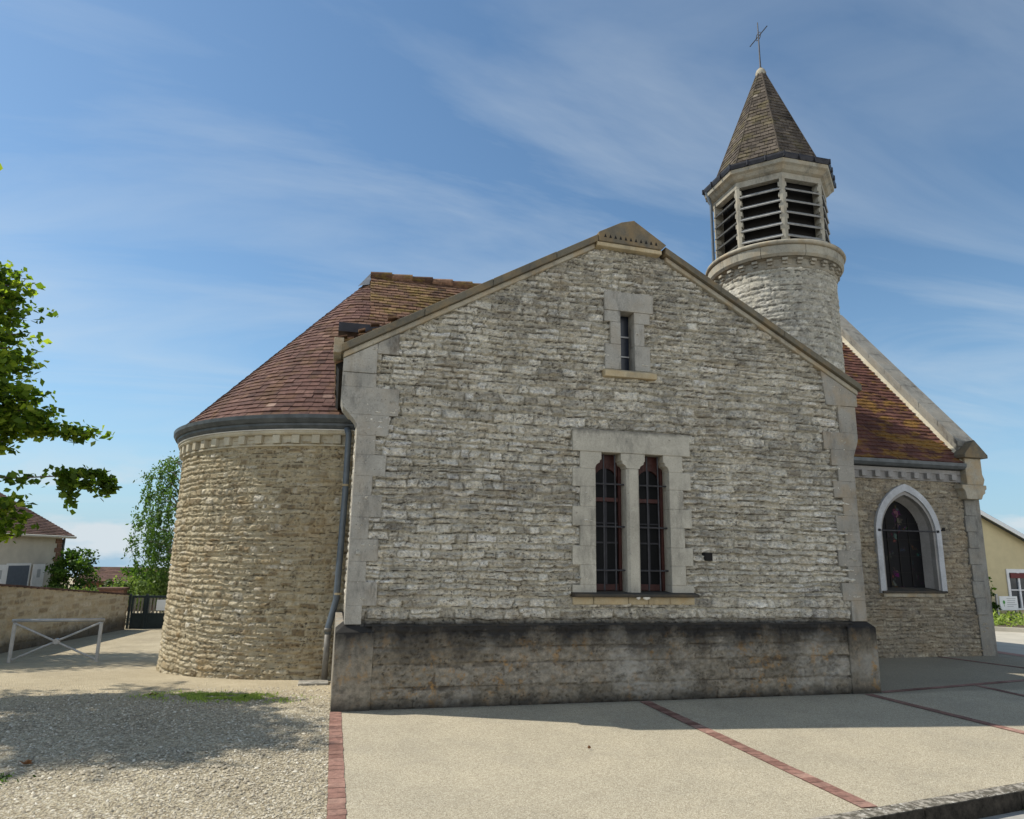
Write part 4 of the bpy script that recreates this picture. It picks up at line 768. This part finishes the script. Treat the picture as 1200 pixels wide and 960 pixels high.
sg = MB().box(-5.62, 18.155, -.32, -5.34, 18.165, .02).build('notice_panel', 'sign_white', None, origin=(-5.48, 18.16, -.32), label='small pale notice panel fixed to the slats of the green gate', cat='notice')
# barrier rail
RL = thing('barrier_rail', 'pale galvanised barrier rail with crossed braces beside the tan wall', 'barrier', (-5.2, 8.05, -.54))
y = 8.05; zb = -.56
for x0, x1 in ((-5.95, -5.97), (-4.44, -4.42)): MB().box(x0 - .028, y - .028, zb, x0 + .028, y + .028, .20).build('post', 'galvanised', RL, bevel=.006)
MB().tube([(-6.0, y, .235), (-4.39, y, .245)], .03, 10).build('top_rail', 'galvanised', RL, smooth=True)
for p, q_ in (((-5.95, y - .01, .19), (-4.46, y - .01, -.50)), ((-4.46, y + .025, .19), (-5.93, y + .025, -.50))): MB().tube([p, q_], .020, 8).build('brace', 'galvanised', RL)
MB().tube([(-5.19, y - .04, -.155), (-5.19, y + .05, -.155)], .055, 12).build('brace_hub', 'galvanised', RL)
# left house
hA = np.array([-10.6, 24.0]); hd = np.array([-.8, -3.5]); hd /= np.linalg.norm(hd); hn = np.array([-hd[1], hd[0]]); hw_ = -hn    # hn faces the road
if hn[0] < 0: hn = -hn
HS = thing('tiled_house', 'cream house with brown tiled roof and open white shutters behind the tan wall', 'house', (-13, 22, -1.3))
def hp(s, d, z): p = hA + hd * s - hn * d; return (p[0], p[1], z)
HL, HD = 9.0, 6.4
mb = MB(); mb.add([hp(0, 0, -1.6), hp(HL, 0, -1.6), hp(HL, HD, -1.6), hp(0, HD, -1.6), hp(0, 0, 2.1), hp(HL, 0, 2.1), hp(HL, HD, 2.1), hp(0, HD, 2.1), hp(0, HD / 2, 3.7), hp(HL, HD / 2, 3.7)],
    [(0, 1, 5, 4), (1, 2, 6, 9, 5), (2, 3, 7, 6), (3, 0, 4, 8, 7)]); mb.build('wall', 'cream_render', HS)
mb = MB(); sb = MB(); P = (hp(-.25, -.3, 2.14), hp(HL + .3, -.3, 2.14), hp(HL + .3, HD / 2, 3.95), hp(-.25, HD / 2, 3.95)); tiles(mb, *P, .14, .2, .025); solid(sb, P, .07)
P = (hp(HL + .3, HD + .3, 2.14), hp(-.25, HD + .3, 2.14), hp(-.25, HD / 2, 3.95), hp(HL + .3, HD / 2, 3.95)); tiles(mb, *P, .2, .3, .025); solid(sb, P, .07)
rf = mb.build('roof', 'tile_house', HS); sb.build('roof_deck', 'tile_house', rf)
MB().tube([hp(-.25, -.36, 2.08), hp(HL + .3, -.36, 2.08)], .05, 8).build('gutter', 'cream_render', HS); MB().tube([hp(-.02, -.06, 2.05), hp(-.02, -.06, -1.4)], .045, 8).build('downpipe', 'zinc', HS)
mb = MB(); z = -1.4; i = 0
while z < 2.0:
    w = .42 if i % 2 else .30; P = [hp(.0, -.03, z), hp(w, -.03, z), hp(w, .1, z), hp(0, .1, z)]; Q = [(x, y_, z + .165) for x, y_, _ in P]; mb.add(P + Q, [(0, 1, 5, 4), (1, 2, 6, 5), (3, 0, 4, 7), (4, 5, 6, 7)]); z += .17; i += 1
mb.build('quoins', 'quoin_brick', HS)
def hbox(name, s0, s1, z0, z1, d0, d1, mat, par):
    P = [hp(s0, d0, z0), hp(s1, d0, z0), hp(s1, d1, z0), hp(s0, d1, z0)]; Q = [(x, y_, z1) for x, y_, _ in P]; return MB().add(P + Q, [(0, 3, 2, 1), (4, 5, 6, 7), (0, 1, 5, 4), (1, 2, 6, 5), (2, 3, 7, 6), (3, 0, 4, 7)]).build(name, mat, par, bevel=.006)
for s in (1.72, 5.6):
    w = hbox('window', s, s + 1.32, -.1, 1.08, -.03, .05, 'white_paint', HS); hbox('roller_shutter', s + .1, s + 1.24, -.1, 1.0, -.045, -.031, 'window_shutter_grey', w); hbox('shutter', s - .74, s - .06, -.1, 1.04, -.09, -.05, 'white_paint', HS); hbox('shutter', s + 1.38, s + 2.06, -.1, 1.04, -.09, -.05, 'white_paint', HS)
    for q in (s - .5, s + 1.62): hbox('shutter_louvre', q, q + .2, .55, .85, -.095, -.0905, 'sign_grey', w)
# low far building
FB = thing('distant_outbuilding', 'low brown roofed outbuilding seen over the bushes beyond the gate', 'outbuilding', (-8.5, 31, -1.2))
MB().box(-11.5, 30, -1.5, -5.4, 34, .22).build('wall', 'quoin_brick', FB); mb = MB(); tiles(mb, (-11.8, 29.7, .15), (-5.2, 29.7, .15), (-5.2, 32, .78), (-11.8, 32, .78), .2, .3); solid(mb, ((-11.8, 29.7, .15), (-5.2, 29.7, .15), (-5.2, 32, .78), (-11.8, 32, .78)), .08); mb.build('roof', 'tile_house', FB)

# ================================================================ right side: yellow house etc.
YH = thing('yellow_house', 'pale yellow rendered house with a white framed window behind the flower bed', 'house', (22, 14, -.4))
def yz(x): return 4.51 - .45 * abs(x - 22)
mb = MB(); mb.prismY([(16.6, -.6), (27.4, -.6), (27.4, yz(27.4) - .1), (22, 4.41), (16.6, yz(16.6) - .1)], 14, 24); mb.build('wall', 'yellow_render', YH)
mb = MB()
for s in (-1, 1):
    x0, x1 = 22, 22 + s * 5.9; P = [(x0, 4.53), (x1, yz(x1) + .02), (x1, yz(x1) - .09), (x0, 4.42)]; mb.prismY(P if s < 0 else P[::-1], 13.7, 24.3)
rf = mb.build('roof', 'slate_blue', YH); mb = MB()
for s in (-1, 1):
    x0, x1 = 22, 22 + s * 5.85; P = [(x0, 4.50), (x1, yz(x1) - .01), (x1, yz(x1) - .17), (x0, 4.34)]; mb.prismY(P if s < 0 else P[::-1], 13.66, 13.695)
mb.build('verge_board', 'white_paint', YH)
MB().box(25.12, 13.94, -.02, 26.75, 13.99, .05).box(25.02, 13.95, 1.36, 26.85, 13.99, 1.50).box(25.02, 13.95, .05, 25.13, 13.99, 1.36).box(26.74, 13.95, .05, 26.85, 13.99, 1.36).build('window_trim', 'white_paint', YH, bevel=.004)
w = MB().box(25.13, 13.97, .05, 26.74, 13.985, 1.36).build('window', 'pane_glass', YH)
MB().box(25.50, 13.92, .05, 25.58, 13.965, 1.36).box(25.13, 13.93, .70, 26.74, 13.965, .74).box(26.25, 13.92, .05, 26.33, 13.965, 1.36).build('window_bar', 'white_paint', w)
MB().box(25.14, 13.90, 1.16, 26.73, 13.925, 1.35).build('awning_valance', 'blind_red', w)
w = MB().box(23.3, 13.96, 1.55, 24.08, 13.99, 2.55).build('window', 'louvre_dark', YH); MB().box(23.25, 13.90, 1.48, 24.18, 13.99, 1.55).build('window_sill', 'yellow_render', YH)
MB().tube([(26.1, 14.4, 2.72), (26.1, 14.4, 2.98)], .03, 6).build('roof_vent', 'galvanised', YH)
# information sign: white board, green emblem, lines of text too small to read
SN = thing('information_sign', 'white information board with a green tree emblem before the yellow house', 'sign', (24.2, 13.3, -.4))
MB().box(23.780, 13.29, .02, 24.600, 13.33, .52).build('sign_board', 'sign_white', SN, bevel=.006)
MB().box(23.680, 13.33, -.6, 23.750, 13.39, .60).box(24.530, 13.34, -.6, 24.580, 13.39, .3).build('sign_post', 'galvanised', SN)
mb = MB()
for k in range(14):
    a = k * .45; r = .055; mb.prismY([(23.960 + r * math.cos(a + q) * (.7 + .3 * (k % 3)) * .8, .31 + r * 1.2 * math.sin(a + q)) for q in (0, .8, 2.2, 3.9)], 13.284 - k * .0003, 13.289)
mb.prismY([(23.950, .16), (23.970, .16), (23.965, .27), (23.955, .27)], 13.285, 13.289); mb.build('emblem', 'sign_green', SN)
mb = MB()
for i, (a, b_) in enumerate(((24.100, 24.510), (24.130, 24.480), (24.100, 24.460), (24.100, 24.530), (24.100, 24.380))): mb.box(a, 13.285, .43 - i * .07, b_, 13.2895, .45 - i * .07)
mb.build('text_line', 'sign_grey', SN)
mb = MB(); mb.add([(17.5, 12.2, -.29), (24, 6.5, -.33), (40, 8, -.33), (40, 13.95, -.33), (17.5, 13.95, -.29)], [(0, 1, 2, 3, 4)]); mb.build('planting_bed', 'soil', kind='structure')
mb = MB(); a = Vector((17.5, 12.2, 0)); b_ = Vector((24, 6.5, 0)); d = (b_ - a).normalized(); p = Vector((d.y, -d.x, 0)); c = (a + b_) / 2; mb.obox((c.x, c.y, -.33), d, (b_ - a).length / 2, p, .09, (0, 0, 1), .10); mb.build('bed_kerb', 'side_road_mat', kind='structure')

# ================================================================ vegetation
def leaves(name, C_, size, mat, parent=None, aspect=.6, droop=0.0, flat=0.0, tone=None, **k):
    C_ = np.asarray(C_, float); n = len(C_); rs = RS
    d = rs.randn(n, 3); d[:, 2] = d[:, 2] * (1 - flat) - droop; d /= np.linalg.norm(d, axis=1)[:, None]
    q = rs.randn(n, 3) + np.array([0, 0, 1.0]) * flat * 4; s = np.cross(d, q); s /= np.linalg.norm(s, axis=1)[:, None] + 1e-9; nn_ = np.cross(s, d)
    L_ = size * (.6 + .8 * rs.rand(n)); w = L_ * aspect * .5
    P = np.stack([C_ - d * L_[:, None] * .5, C_ + s * w[:, None] + nn_ * (w * .25)[:, None], C_ + d * L_[:, None] * .5, C_ - s * w[:, None] + nn_ * (w * .25)[:, None]], 1).reshape(-1, 3)
    F = np.arange(4 * n).reshape(n, 4); t = rs.rand(n) if tone is None else np.clip(np.asarray(tone) + .25 * rs.randn(n), 0, 1)
    return mk(name, P, F, mat, parent, attrs={'tone': np.repeat(t, 4)}, **k)
def blob(c, r, n, clump=9, hollow=.55):
    """foliage points gathered into many small clumps within an uneven ellipsoid"""
    c = np.array(c, float); r = np.array(r, float); m = max(3, n // 90); dirs = RS.randn(m, 3); dirs /= np.linalg.norm(dirs, axis=1)[:, None]; rad = hollow + (1 - hollow) * RS.rand(m) ** .6
    cc = c + dirs * rad[:, None] * r * (.85 + .35 * RS.rand(m))[:, None]; k = RS.randint(0, m, n); g = RS.randn(n, 3) * r.mean() * .16; g[:, 2] *= .7
    return cc[k] + g, np.clip(.45 + .25 * RS.randn(m), 0, 1)[k]
def bush(name, label, cat, c, r, n, size, mat, group=None, stem=True):
    t = thing(name, label, cat, (c[0], c[1], c[2] - r[2]), group); P, tn = blob(c, r, n); leaves('foliage', P, size, mat, t, tone=tn)
    mb = MB()
    for i in range(5):
        a = i * 1.3; mb.tube([(c[0] + .06 * math.cos(a), c[1] + .06 * math.sin(a), c[2] - r[2] - .1), (c[0] + r[0] * .35 * math.cos(a), c[1] + r[1] * .35 * math.sin(a), c[2] - r[2] * .2), (c[0] + r[0] * .7 * math.cos(a), c[1] + r[1] * .7 * math.sin(a), c[2] + r[2] * .5)], [.035, .02, .006], 6)
    mb.build('stem', 'bark', t); return t
bush('round_bush', 'bushy green shrub beside the corner of the cream house', 'bush', (-9.55, 22.6, .45), (.75, .7, 1.05), 3600, .13, 'leaf_bush')
bush('garden_bush', 'bright yellow green bush low behind the gate', 'bush', (-6.6, 21.5, .1), (1.1, .8, .85), 3200, .12, 'leaf_pale')
bush('garden_bush', 'dark green bush rising between the brick pier and the gate', 'bush', (-7.6, 23.5, .2), (1.2, .8, .75), 3000, .13, 'leaf_bush')
HG = thing('hedge', 'low pale green hedge just above the tan wall', 'hedge', (-8.6, 20.9, -1)); P = np.stack([RS.uniform(-10.2, -7.9, 4200), RS.uniform(20.9, 21.5, 4200), RS.uniform(-.6, .22, 4200) + .05 * RS.randn(4200)], -1); leaves('foliage', P, .09, 'leaf_pale', HG)
MB().box(-10.1, 21.1, -1.1, -8.0, 21.3, -.4).build('stem', 'bark', HG)
# weeping tree
WT_ = thing('weeping_birch', 'tall weeping birch with hanging green strands behind the round apse', 'tree', (-5.9, 22.2, -1.1))
tr = MB(); tr.tube([(-5.9, 22.2, -1.2), (-5.85, 22.2, 1.5), (-5.95, 22.3, 3.4), (-5.8, 22.2, 5.0)], [.16, .12, .07, .02], 10); PP = []; TN = []
for i in range(150):
    a = RS.rand() * 6.28; z = RS.uniform(1.2, 5.3); rr = (1.75 * math.sqrt(max(.05, 1 - ((z - 2.6) / 3.1) ** 2))) * RS.uniform(.45, 1.02); sx, sy = -5.95 + rr * math.cos(a), 22.2 + rr * math.sin(a)
    if i % 3 == 0: tr.tube([(-5.9, 22.2, z - .7), ((sx - 5.9) / 2, (sy + 22.2) / 2, z - .05), (sx, sy, z)], [.04, .02, .006], 5)
    ln = RS.uniform(.7, 2.1); n = int(ln * 46); t = RS.rand(n); dx, dy = RS.randn(2) * .10
    PP.append(np.stack([sx + dx * t + RS.randn(n) * .055, sy + dy * t + RS.randn(n) * .055, z - ln * t ** 1.1 + RS.randn(n) * .03], -1)); TN.append(np.full(n, RS.uniform(.2, .85)))
    n = 26; PP.append(np.array([sx, sy, z]) + RS.randn(n, 3) * .14); TN.append(np.full(n, RS.uniform(.3, .9)))
tr.build('trunk', 'bark_pale', WT_); leaves('crown', np.concatenate(PP), .125, 'leaf_willow', WT_, .45, 1.2, tone=np.concatenate(TN))
# near tree on the left: its branches reach into the view and it shades the gravel
MT = thing('maple_tree', 'leafy maple branches reaching in from the left edge above the tan wall', 'tree', (-6.6, 2.2, -.1))
tr = MB(); PP = []; TN = []
def limb(pts, r0, r1, dens=90, spread=.22, lv=True):
    pts = [np.array(p, float) for p in pts]; n = len(pts); tr.tube([tuple(p) for p in pts], list(np.linspace(r0, r1, n)), 8)
    if lv:
        for _ in range(dens):
            t = RS.uniform(.25, 1) * (n - 1); i = min(int(t), n - 2); p = pts[i] + (pts[i + 1] - pts[i]) * (t - i); tip = p + RS.randn(3) * spread * np.array([1, 1, .55]); k = RS.randint(5, 10)
            PP.append(tip + RS.randn(k, 3) * np.array([.075, .075, .03])); TN.append(np.full(k, RS.uniform(.1, .95)))
trunk = [(-6.6, 2.2, -.3), (-6.55, 2.25, 1.5), (-6.7, 2.2, 3.2), (-6.6, 2.3, 5.0), (-6.8, 2.2, 7.0)]; tr.tube(trunk, [.24, .20, .16, .12, .05], 12)
# branches that show: their tips follow the tufts seen in the photograph
for z1, x1, dn, sp_ in ((5.35, -4.75, 60, .12), (5.15, -4.50, 80, .13), (4.98, -4.62, 90, .14), (4.80, -4.48, 90, .14), (4.62, -4.60, 70, .14), (4.45, -4.42, 90, .15), (4.25, -4.50, 90, .15), (4.05, -4.36, 100, .15), (3.88, -4.50, 100, .15), (3.72, -4.30, 110, .15), (3.55, -4.16, 130, .15), (3.42, -4.00, 150, .15), (3.28, -3.85, 150, .14), (3.14, -4.20, 130, .13), (2.98, -4.38, 90, .11)):
    limb([(-6.6, 2.2, z1 - 1.0), (-5.6, 2.35, z1 - .3), (-5.0, 2.5, z1 - .08), (x1, 2.5, z1)], .045, .008, dn, sp_)
limb([(-5.4, 2.45, 3.2), (-4.2, 2.5, 3.15), (-3.42, 2.5, 3.14)], .03, .006, 90, .07)
limb([(-6.6, 2.2, 2.3), (-5.0, 2.4, 2.55), (-4.2, 2.5, 2.50), (-3.4, 2.5, 2.58)], .022, .006, 0, .1, False)
for c_, s_, k_ in (((-3.58, 2.5, 2.58), (.09, .10, .035), 110), ((-3.30, 2.5, 2.60), (.10, .10, .03), 110), ((-3.12, 2.5, 2.50), (.06, .08, .035), 80), ((-3.55, 2.5, 2.40), (.05, .08, .07), 90), ((-3.34, 2.5, 2.45), (.07, .08, .04), 60), ((-3.50, 2.5, 2.24), (.035, .06, .05), 30), ((-3.12, 2.5, 2.36), (.05, .06, .04), 40), ((-3.02, 2.5, 2.42), (.04, .06, .03), 30), ((-4.1, 2.5, 2.5), (.16, .12, .05), 60)):
    PP.append(np.array(c_) + RS.randn(k_, 3) * np.array(s_)); TN.append(np.full(k_, .2))
limb([(-6.6, 2.2, 1.9), (-5.2, 2.3, 2.1), (-4.16, 2.5, 2.18)], .04, .01, 90, .10); limb([(-6.6, 2.2, 1.7), (-5.2, 2.3, 1.95), (-4.05, 2.5, 1.98)], .04, .01, 90, .09)
limb([(-6.6, 2.2, 1.6), (-5.2, 2.3, 1.8), (-4.00, 2.5, 1.76)], .04, .01, 100, .09)
# high crown out of the picture, casting the dappled shade
for i in range(38):
    a = RS.rand() * 6.28; r = math.sqrt(RS.rand()); z = RS.uniform(6.9, 9.0); cx, cy = -1.95 - .76 * z + 2.1 * r * math.cos(a), -.62 + .32 * z + 1.0 * r * math.sin(a)
    limb([(-6.8, 2.2, z - 1.6), ((cx - 6.8) / 2, (cy + 2.2) / 2, z - .4), (cx, cy, z)], .05, .01, 62, .19)
for i in range(12):
    z = RS.uniform(6.4, 7.8); cx, cy = -3.8 - .76 * z + RS.uniform(-1.6, 1.7), 2.1 + .32 * z + RS.uniform(-.5, .7)
    limb([(-6.8, 2.2, z - 1.6), ((cx - 6.8) / 2, (cy + 2.2) / 2, z - .4), (cx, cy, z)], .05, .01, 40, .24)
tr.build('trunk', 'bark', MT); leaves('crown', np.concatenate(PP), .095, 'leaf_maple', MT, .8, .1, .35, tone=np.concatenate(TN))
# unseen tree added behind the wall to shade the ground by the rail
def roundtree(name, label, c, tz, r, n, size, mat, tw=.2):
    t = thing(name, label, 'tree', (c[0], c[1], tz)); P, tn = blob(c, r, n, hollow=.3); mb = MB(); mb.tube([(c[0], c[1], tz - .2), (c[0] + .1, c[1], (tz + c[2]) / 2), (c[0], c[1], c[2] + r[2] * .5)], [tw, tw * .7, .03], 10)
    for i in range(9):
        a = i * .7; mb.tube([(c[0], c[1], c[2] - r[2] * .6 + i * .1), (c[0] + r[0] * .8 * math.cos(a), c[1] + r[1] * .8 * math.sin(a), c[2] + r[2] * (.1 * (i % 4) - .1))], [tw * .3, .01], 6)
    mb.build('trunk', 'bark', t); leaves('crown', P, size, mat, t, tone=tn); return t
roundtree('added_shade_tree', 'broad unseen tree added behind the tan wall to shade the ground beyond the barrier', (-10.2, 10.4, 6.0), -.7, (2.2, 2.7, 1.5), 11000, .16, 'leaf_maple')
# wall shrub, bed plants and flowers by the yellow house
bush('climbing_shrub', 'narrow dark green climbing shrub against the yellow house', 'shrub', (23.42, 13.5, .35), (.30, .3, 1.0), 1100, .15, 'leaf_bush')
P = []
for i in range(60): x = RS.uniform(18.6, 30); yy = RS.uniform(max(8.5, 12.6 - (x - 18) * .8), 13.4); P.append(np.array([x, yy, -.18]) + RS.randn(70, 3) * np.array([.35, .3, .12]))
leaves('bed_plants', np.concatenate(P), .16, 'leaf_grass', None, .4, kind='stuff', label='low yellow green plants filling the bed before the yellow house', cat='plants')
P = []
for i in range(22): x = RS.uniform(24.3, 27.5); P.append(np.array([x, RS.uniform(11.2, 12.8), .12]) + RS.randn(14, 3) * np.array([.14, .12, .06]))
leaves('pink_flowers', np.concatenate(P), .09, 'petal_pink', None, .9, kind='stuff', label='pink flowers blooming in the bed before the yellow house', cat='flowers')
# grass patch on the gravel, weeds by the kerb
n = 9000; x = RS.randn(n) * .36 - 1.28; y_ = 1.33 + RS.randn(n) * .19 - (x + 1.28) * .42; k = fbm(x * 6, y_ * 8, 91, 3) > .50; x, y_ = x[k], y_[k]
leaves('grass_patch', np.stack([x, y_, gz(x, y_) + .014 + .006 * RS.rand(len(x))], -1), .036, 'leaf_grass', None, .22, -1.4, kind='stuff', label='thin patch of short green grass growing through the gravel', cat='grass')
def weed(c, r, n, label, size=.05):
    P = np.array(c) + RS.randn(n, 3) * np.array(r); P[:, 2] = np.abs(P[:, 2] - c[2]) + c[2]
    t = thing('weed', label, 'weed', tuple(c)); leaves('foliage', P, size, 'leaf_bush', t); mb = MB()
    for i in range(6): mb.tube([tuple(c), (c[0] + r[0] * math.cos(i), c[1] + r[1] * math.sin(i), c[2] + r[2])], .002, 4)
    mb.build('stem', 'leaf_bush', t)
weed((4.98, -3.50, -.12), (.07, .03, .035), 120, 'small green weed sprouting at the foot of the kerb', .035)
weed((-.98, 1.02, -.06), (.05, .05, .03), 70, 'little green weed standing at the edge of the grass patch', .035)
weed((-2.28, -1.85, .0), (.07, .07, .012), 80, 'flat yellow green weed in the near gravel at the left edge', .035)
# loose stones
n = 42000; x = RS.uniform(-5.4, -.012, n); y_ = RS.uniform(-3.2, 2.4, n); keep = (x > -1.9 - (y_ + 7.9) * .40) & (RS.rand(n) < np.clip(1.25 - (y_ + .2) * .42, .1, 1)); x, y_ = x[keep], y_[keep]; n = len(x)
s = .0035 + .0085 * RS.rand(n) ** 2.6; base = np.array([(1, 0, 0), (0, 1, 0), (-1, 0, 0), (0, -1, 0), (0, 0, .8), (.7, .7, .1), (-.7, .6, .2)]); a = RS.rand(n) * 6.28; ca, sa = np.cos(a), np.sin(a)
oc = np.array([(1, 0, 0), (.3, .8, 0), (-.9, .4, 0), (-.6, -.7, 0), (.4, -.8, 0), (.35, .2, .75), (-.35, -.15, .7)]); sc = np.stack([1 + .5 * RS.rand(n), .7 + .4 * RS.rand(n), .6 + .7 * RS.rand(n)], -1)
Q = oc[None] * sc[:, None, :] * s[:, None, None] * 1.3; V = np.stack([Q[..., 0] * ca[:, None] - Q[..., 1] * sa[:, None] + x[:, None], Q[..., 0] * sa[:, None] + Q[..., 1] * ca[:, None] + y_[:, None], Q[..., 2] + gz(x, y_)[:, None] + .002], -1)
fb = np.array([(0, 1, 5), (1, 6, 5), (1, 2, 6), (2, 3, 6), (3, 4, 6), (4, 5, 6), (4, 0, 5)]); F = (fb[None] + (np.arange(n) * 7)[:, None, None]).reshape(-1, 3)
mk('gravel_stones', V, F, 'pebble_mat', kind='stuff', label='loose pale gravel stones scattered over the yard left of the church', cat='gravel', attrs={'tone': np.repeat(RS.rand(n), 7)})
# dead leaves, slab
def deadleaf(c, s, rot, label):
    P = [(math.cos(t + rot) * s * (1 if k % 2 else .55) + c[0], math.sin(t + rot) * s * .8 * (1 if k % 2 else .55) + c[1], c[2] + .012 + .012 * (k % 3)) for k, t in enumerate(np.linspace(0, 6.28, 10, endpoint=False))]
    mk('dead_leaf', P + [(c[0], c[1], c[2] + .006)], [(k, (k + 1) % 10, 10) for k in range(10)], 'leaf_dead', origin=c, label=label, cat='leaf')
deadleaf((-2.22, -1.50, .005), .05, .4, 'curled brown dead leaf on the near gravel by the left edge'); deadleaf((-2.05, 1.75, -.10), .07, 1.2, 'dark brown dead leaf on the gravel left of the grass patch'); deadleaf((2.15, -1.85, .006), .018, .3, 'tiny dark leaf scrap alone on the pale pavement')
MB().box(-.42, 2.35, -.20, -.02, 2.62, -.10).build('drain_slab', 'quoin_grey', None, origin=(-.2, 2.5, -.2), bevel=.012, label='flat grey stone slab under the foot of the downpipe', cat='slab')
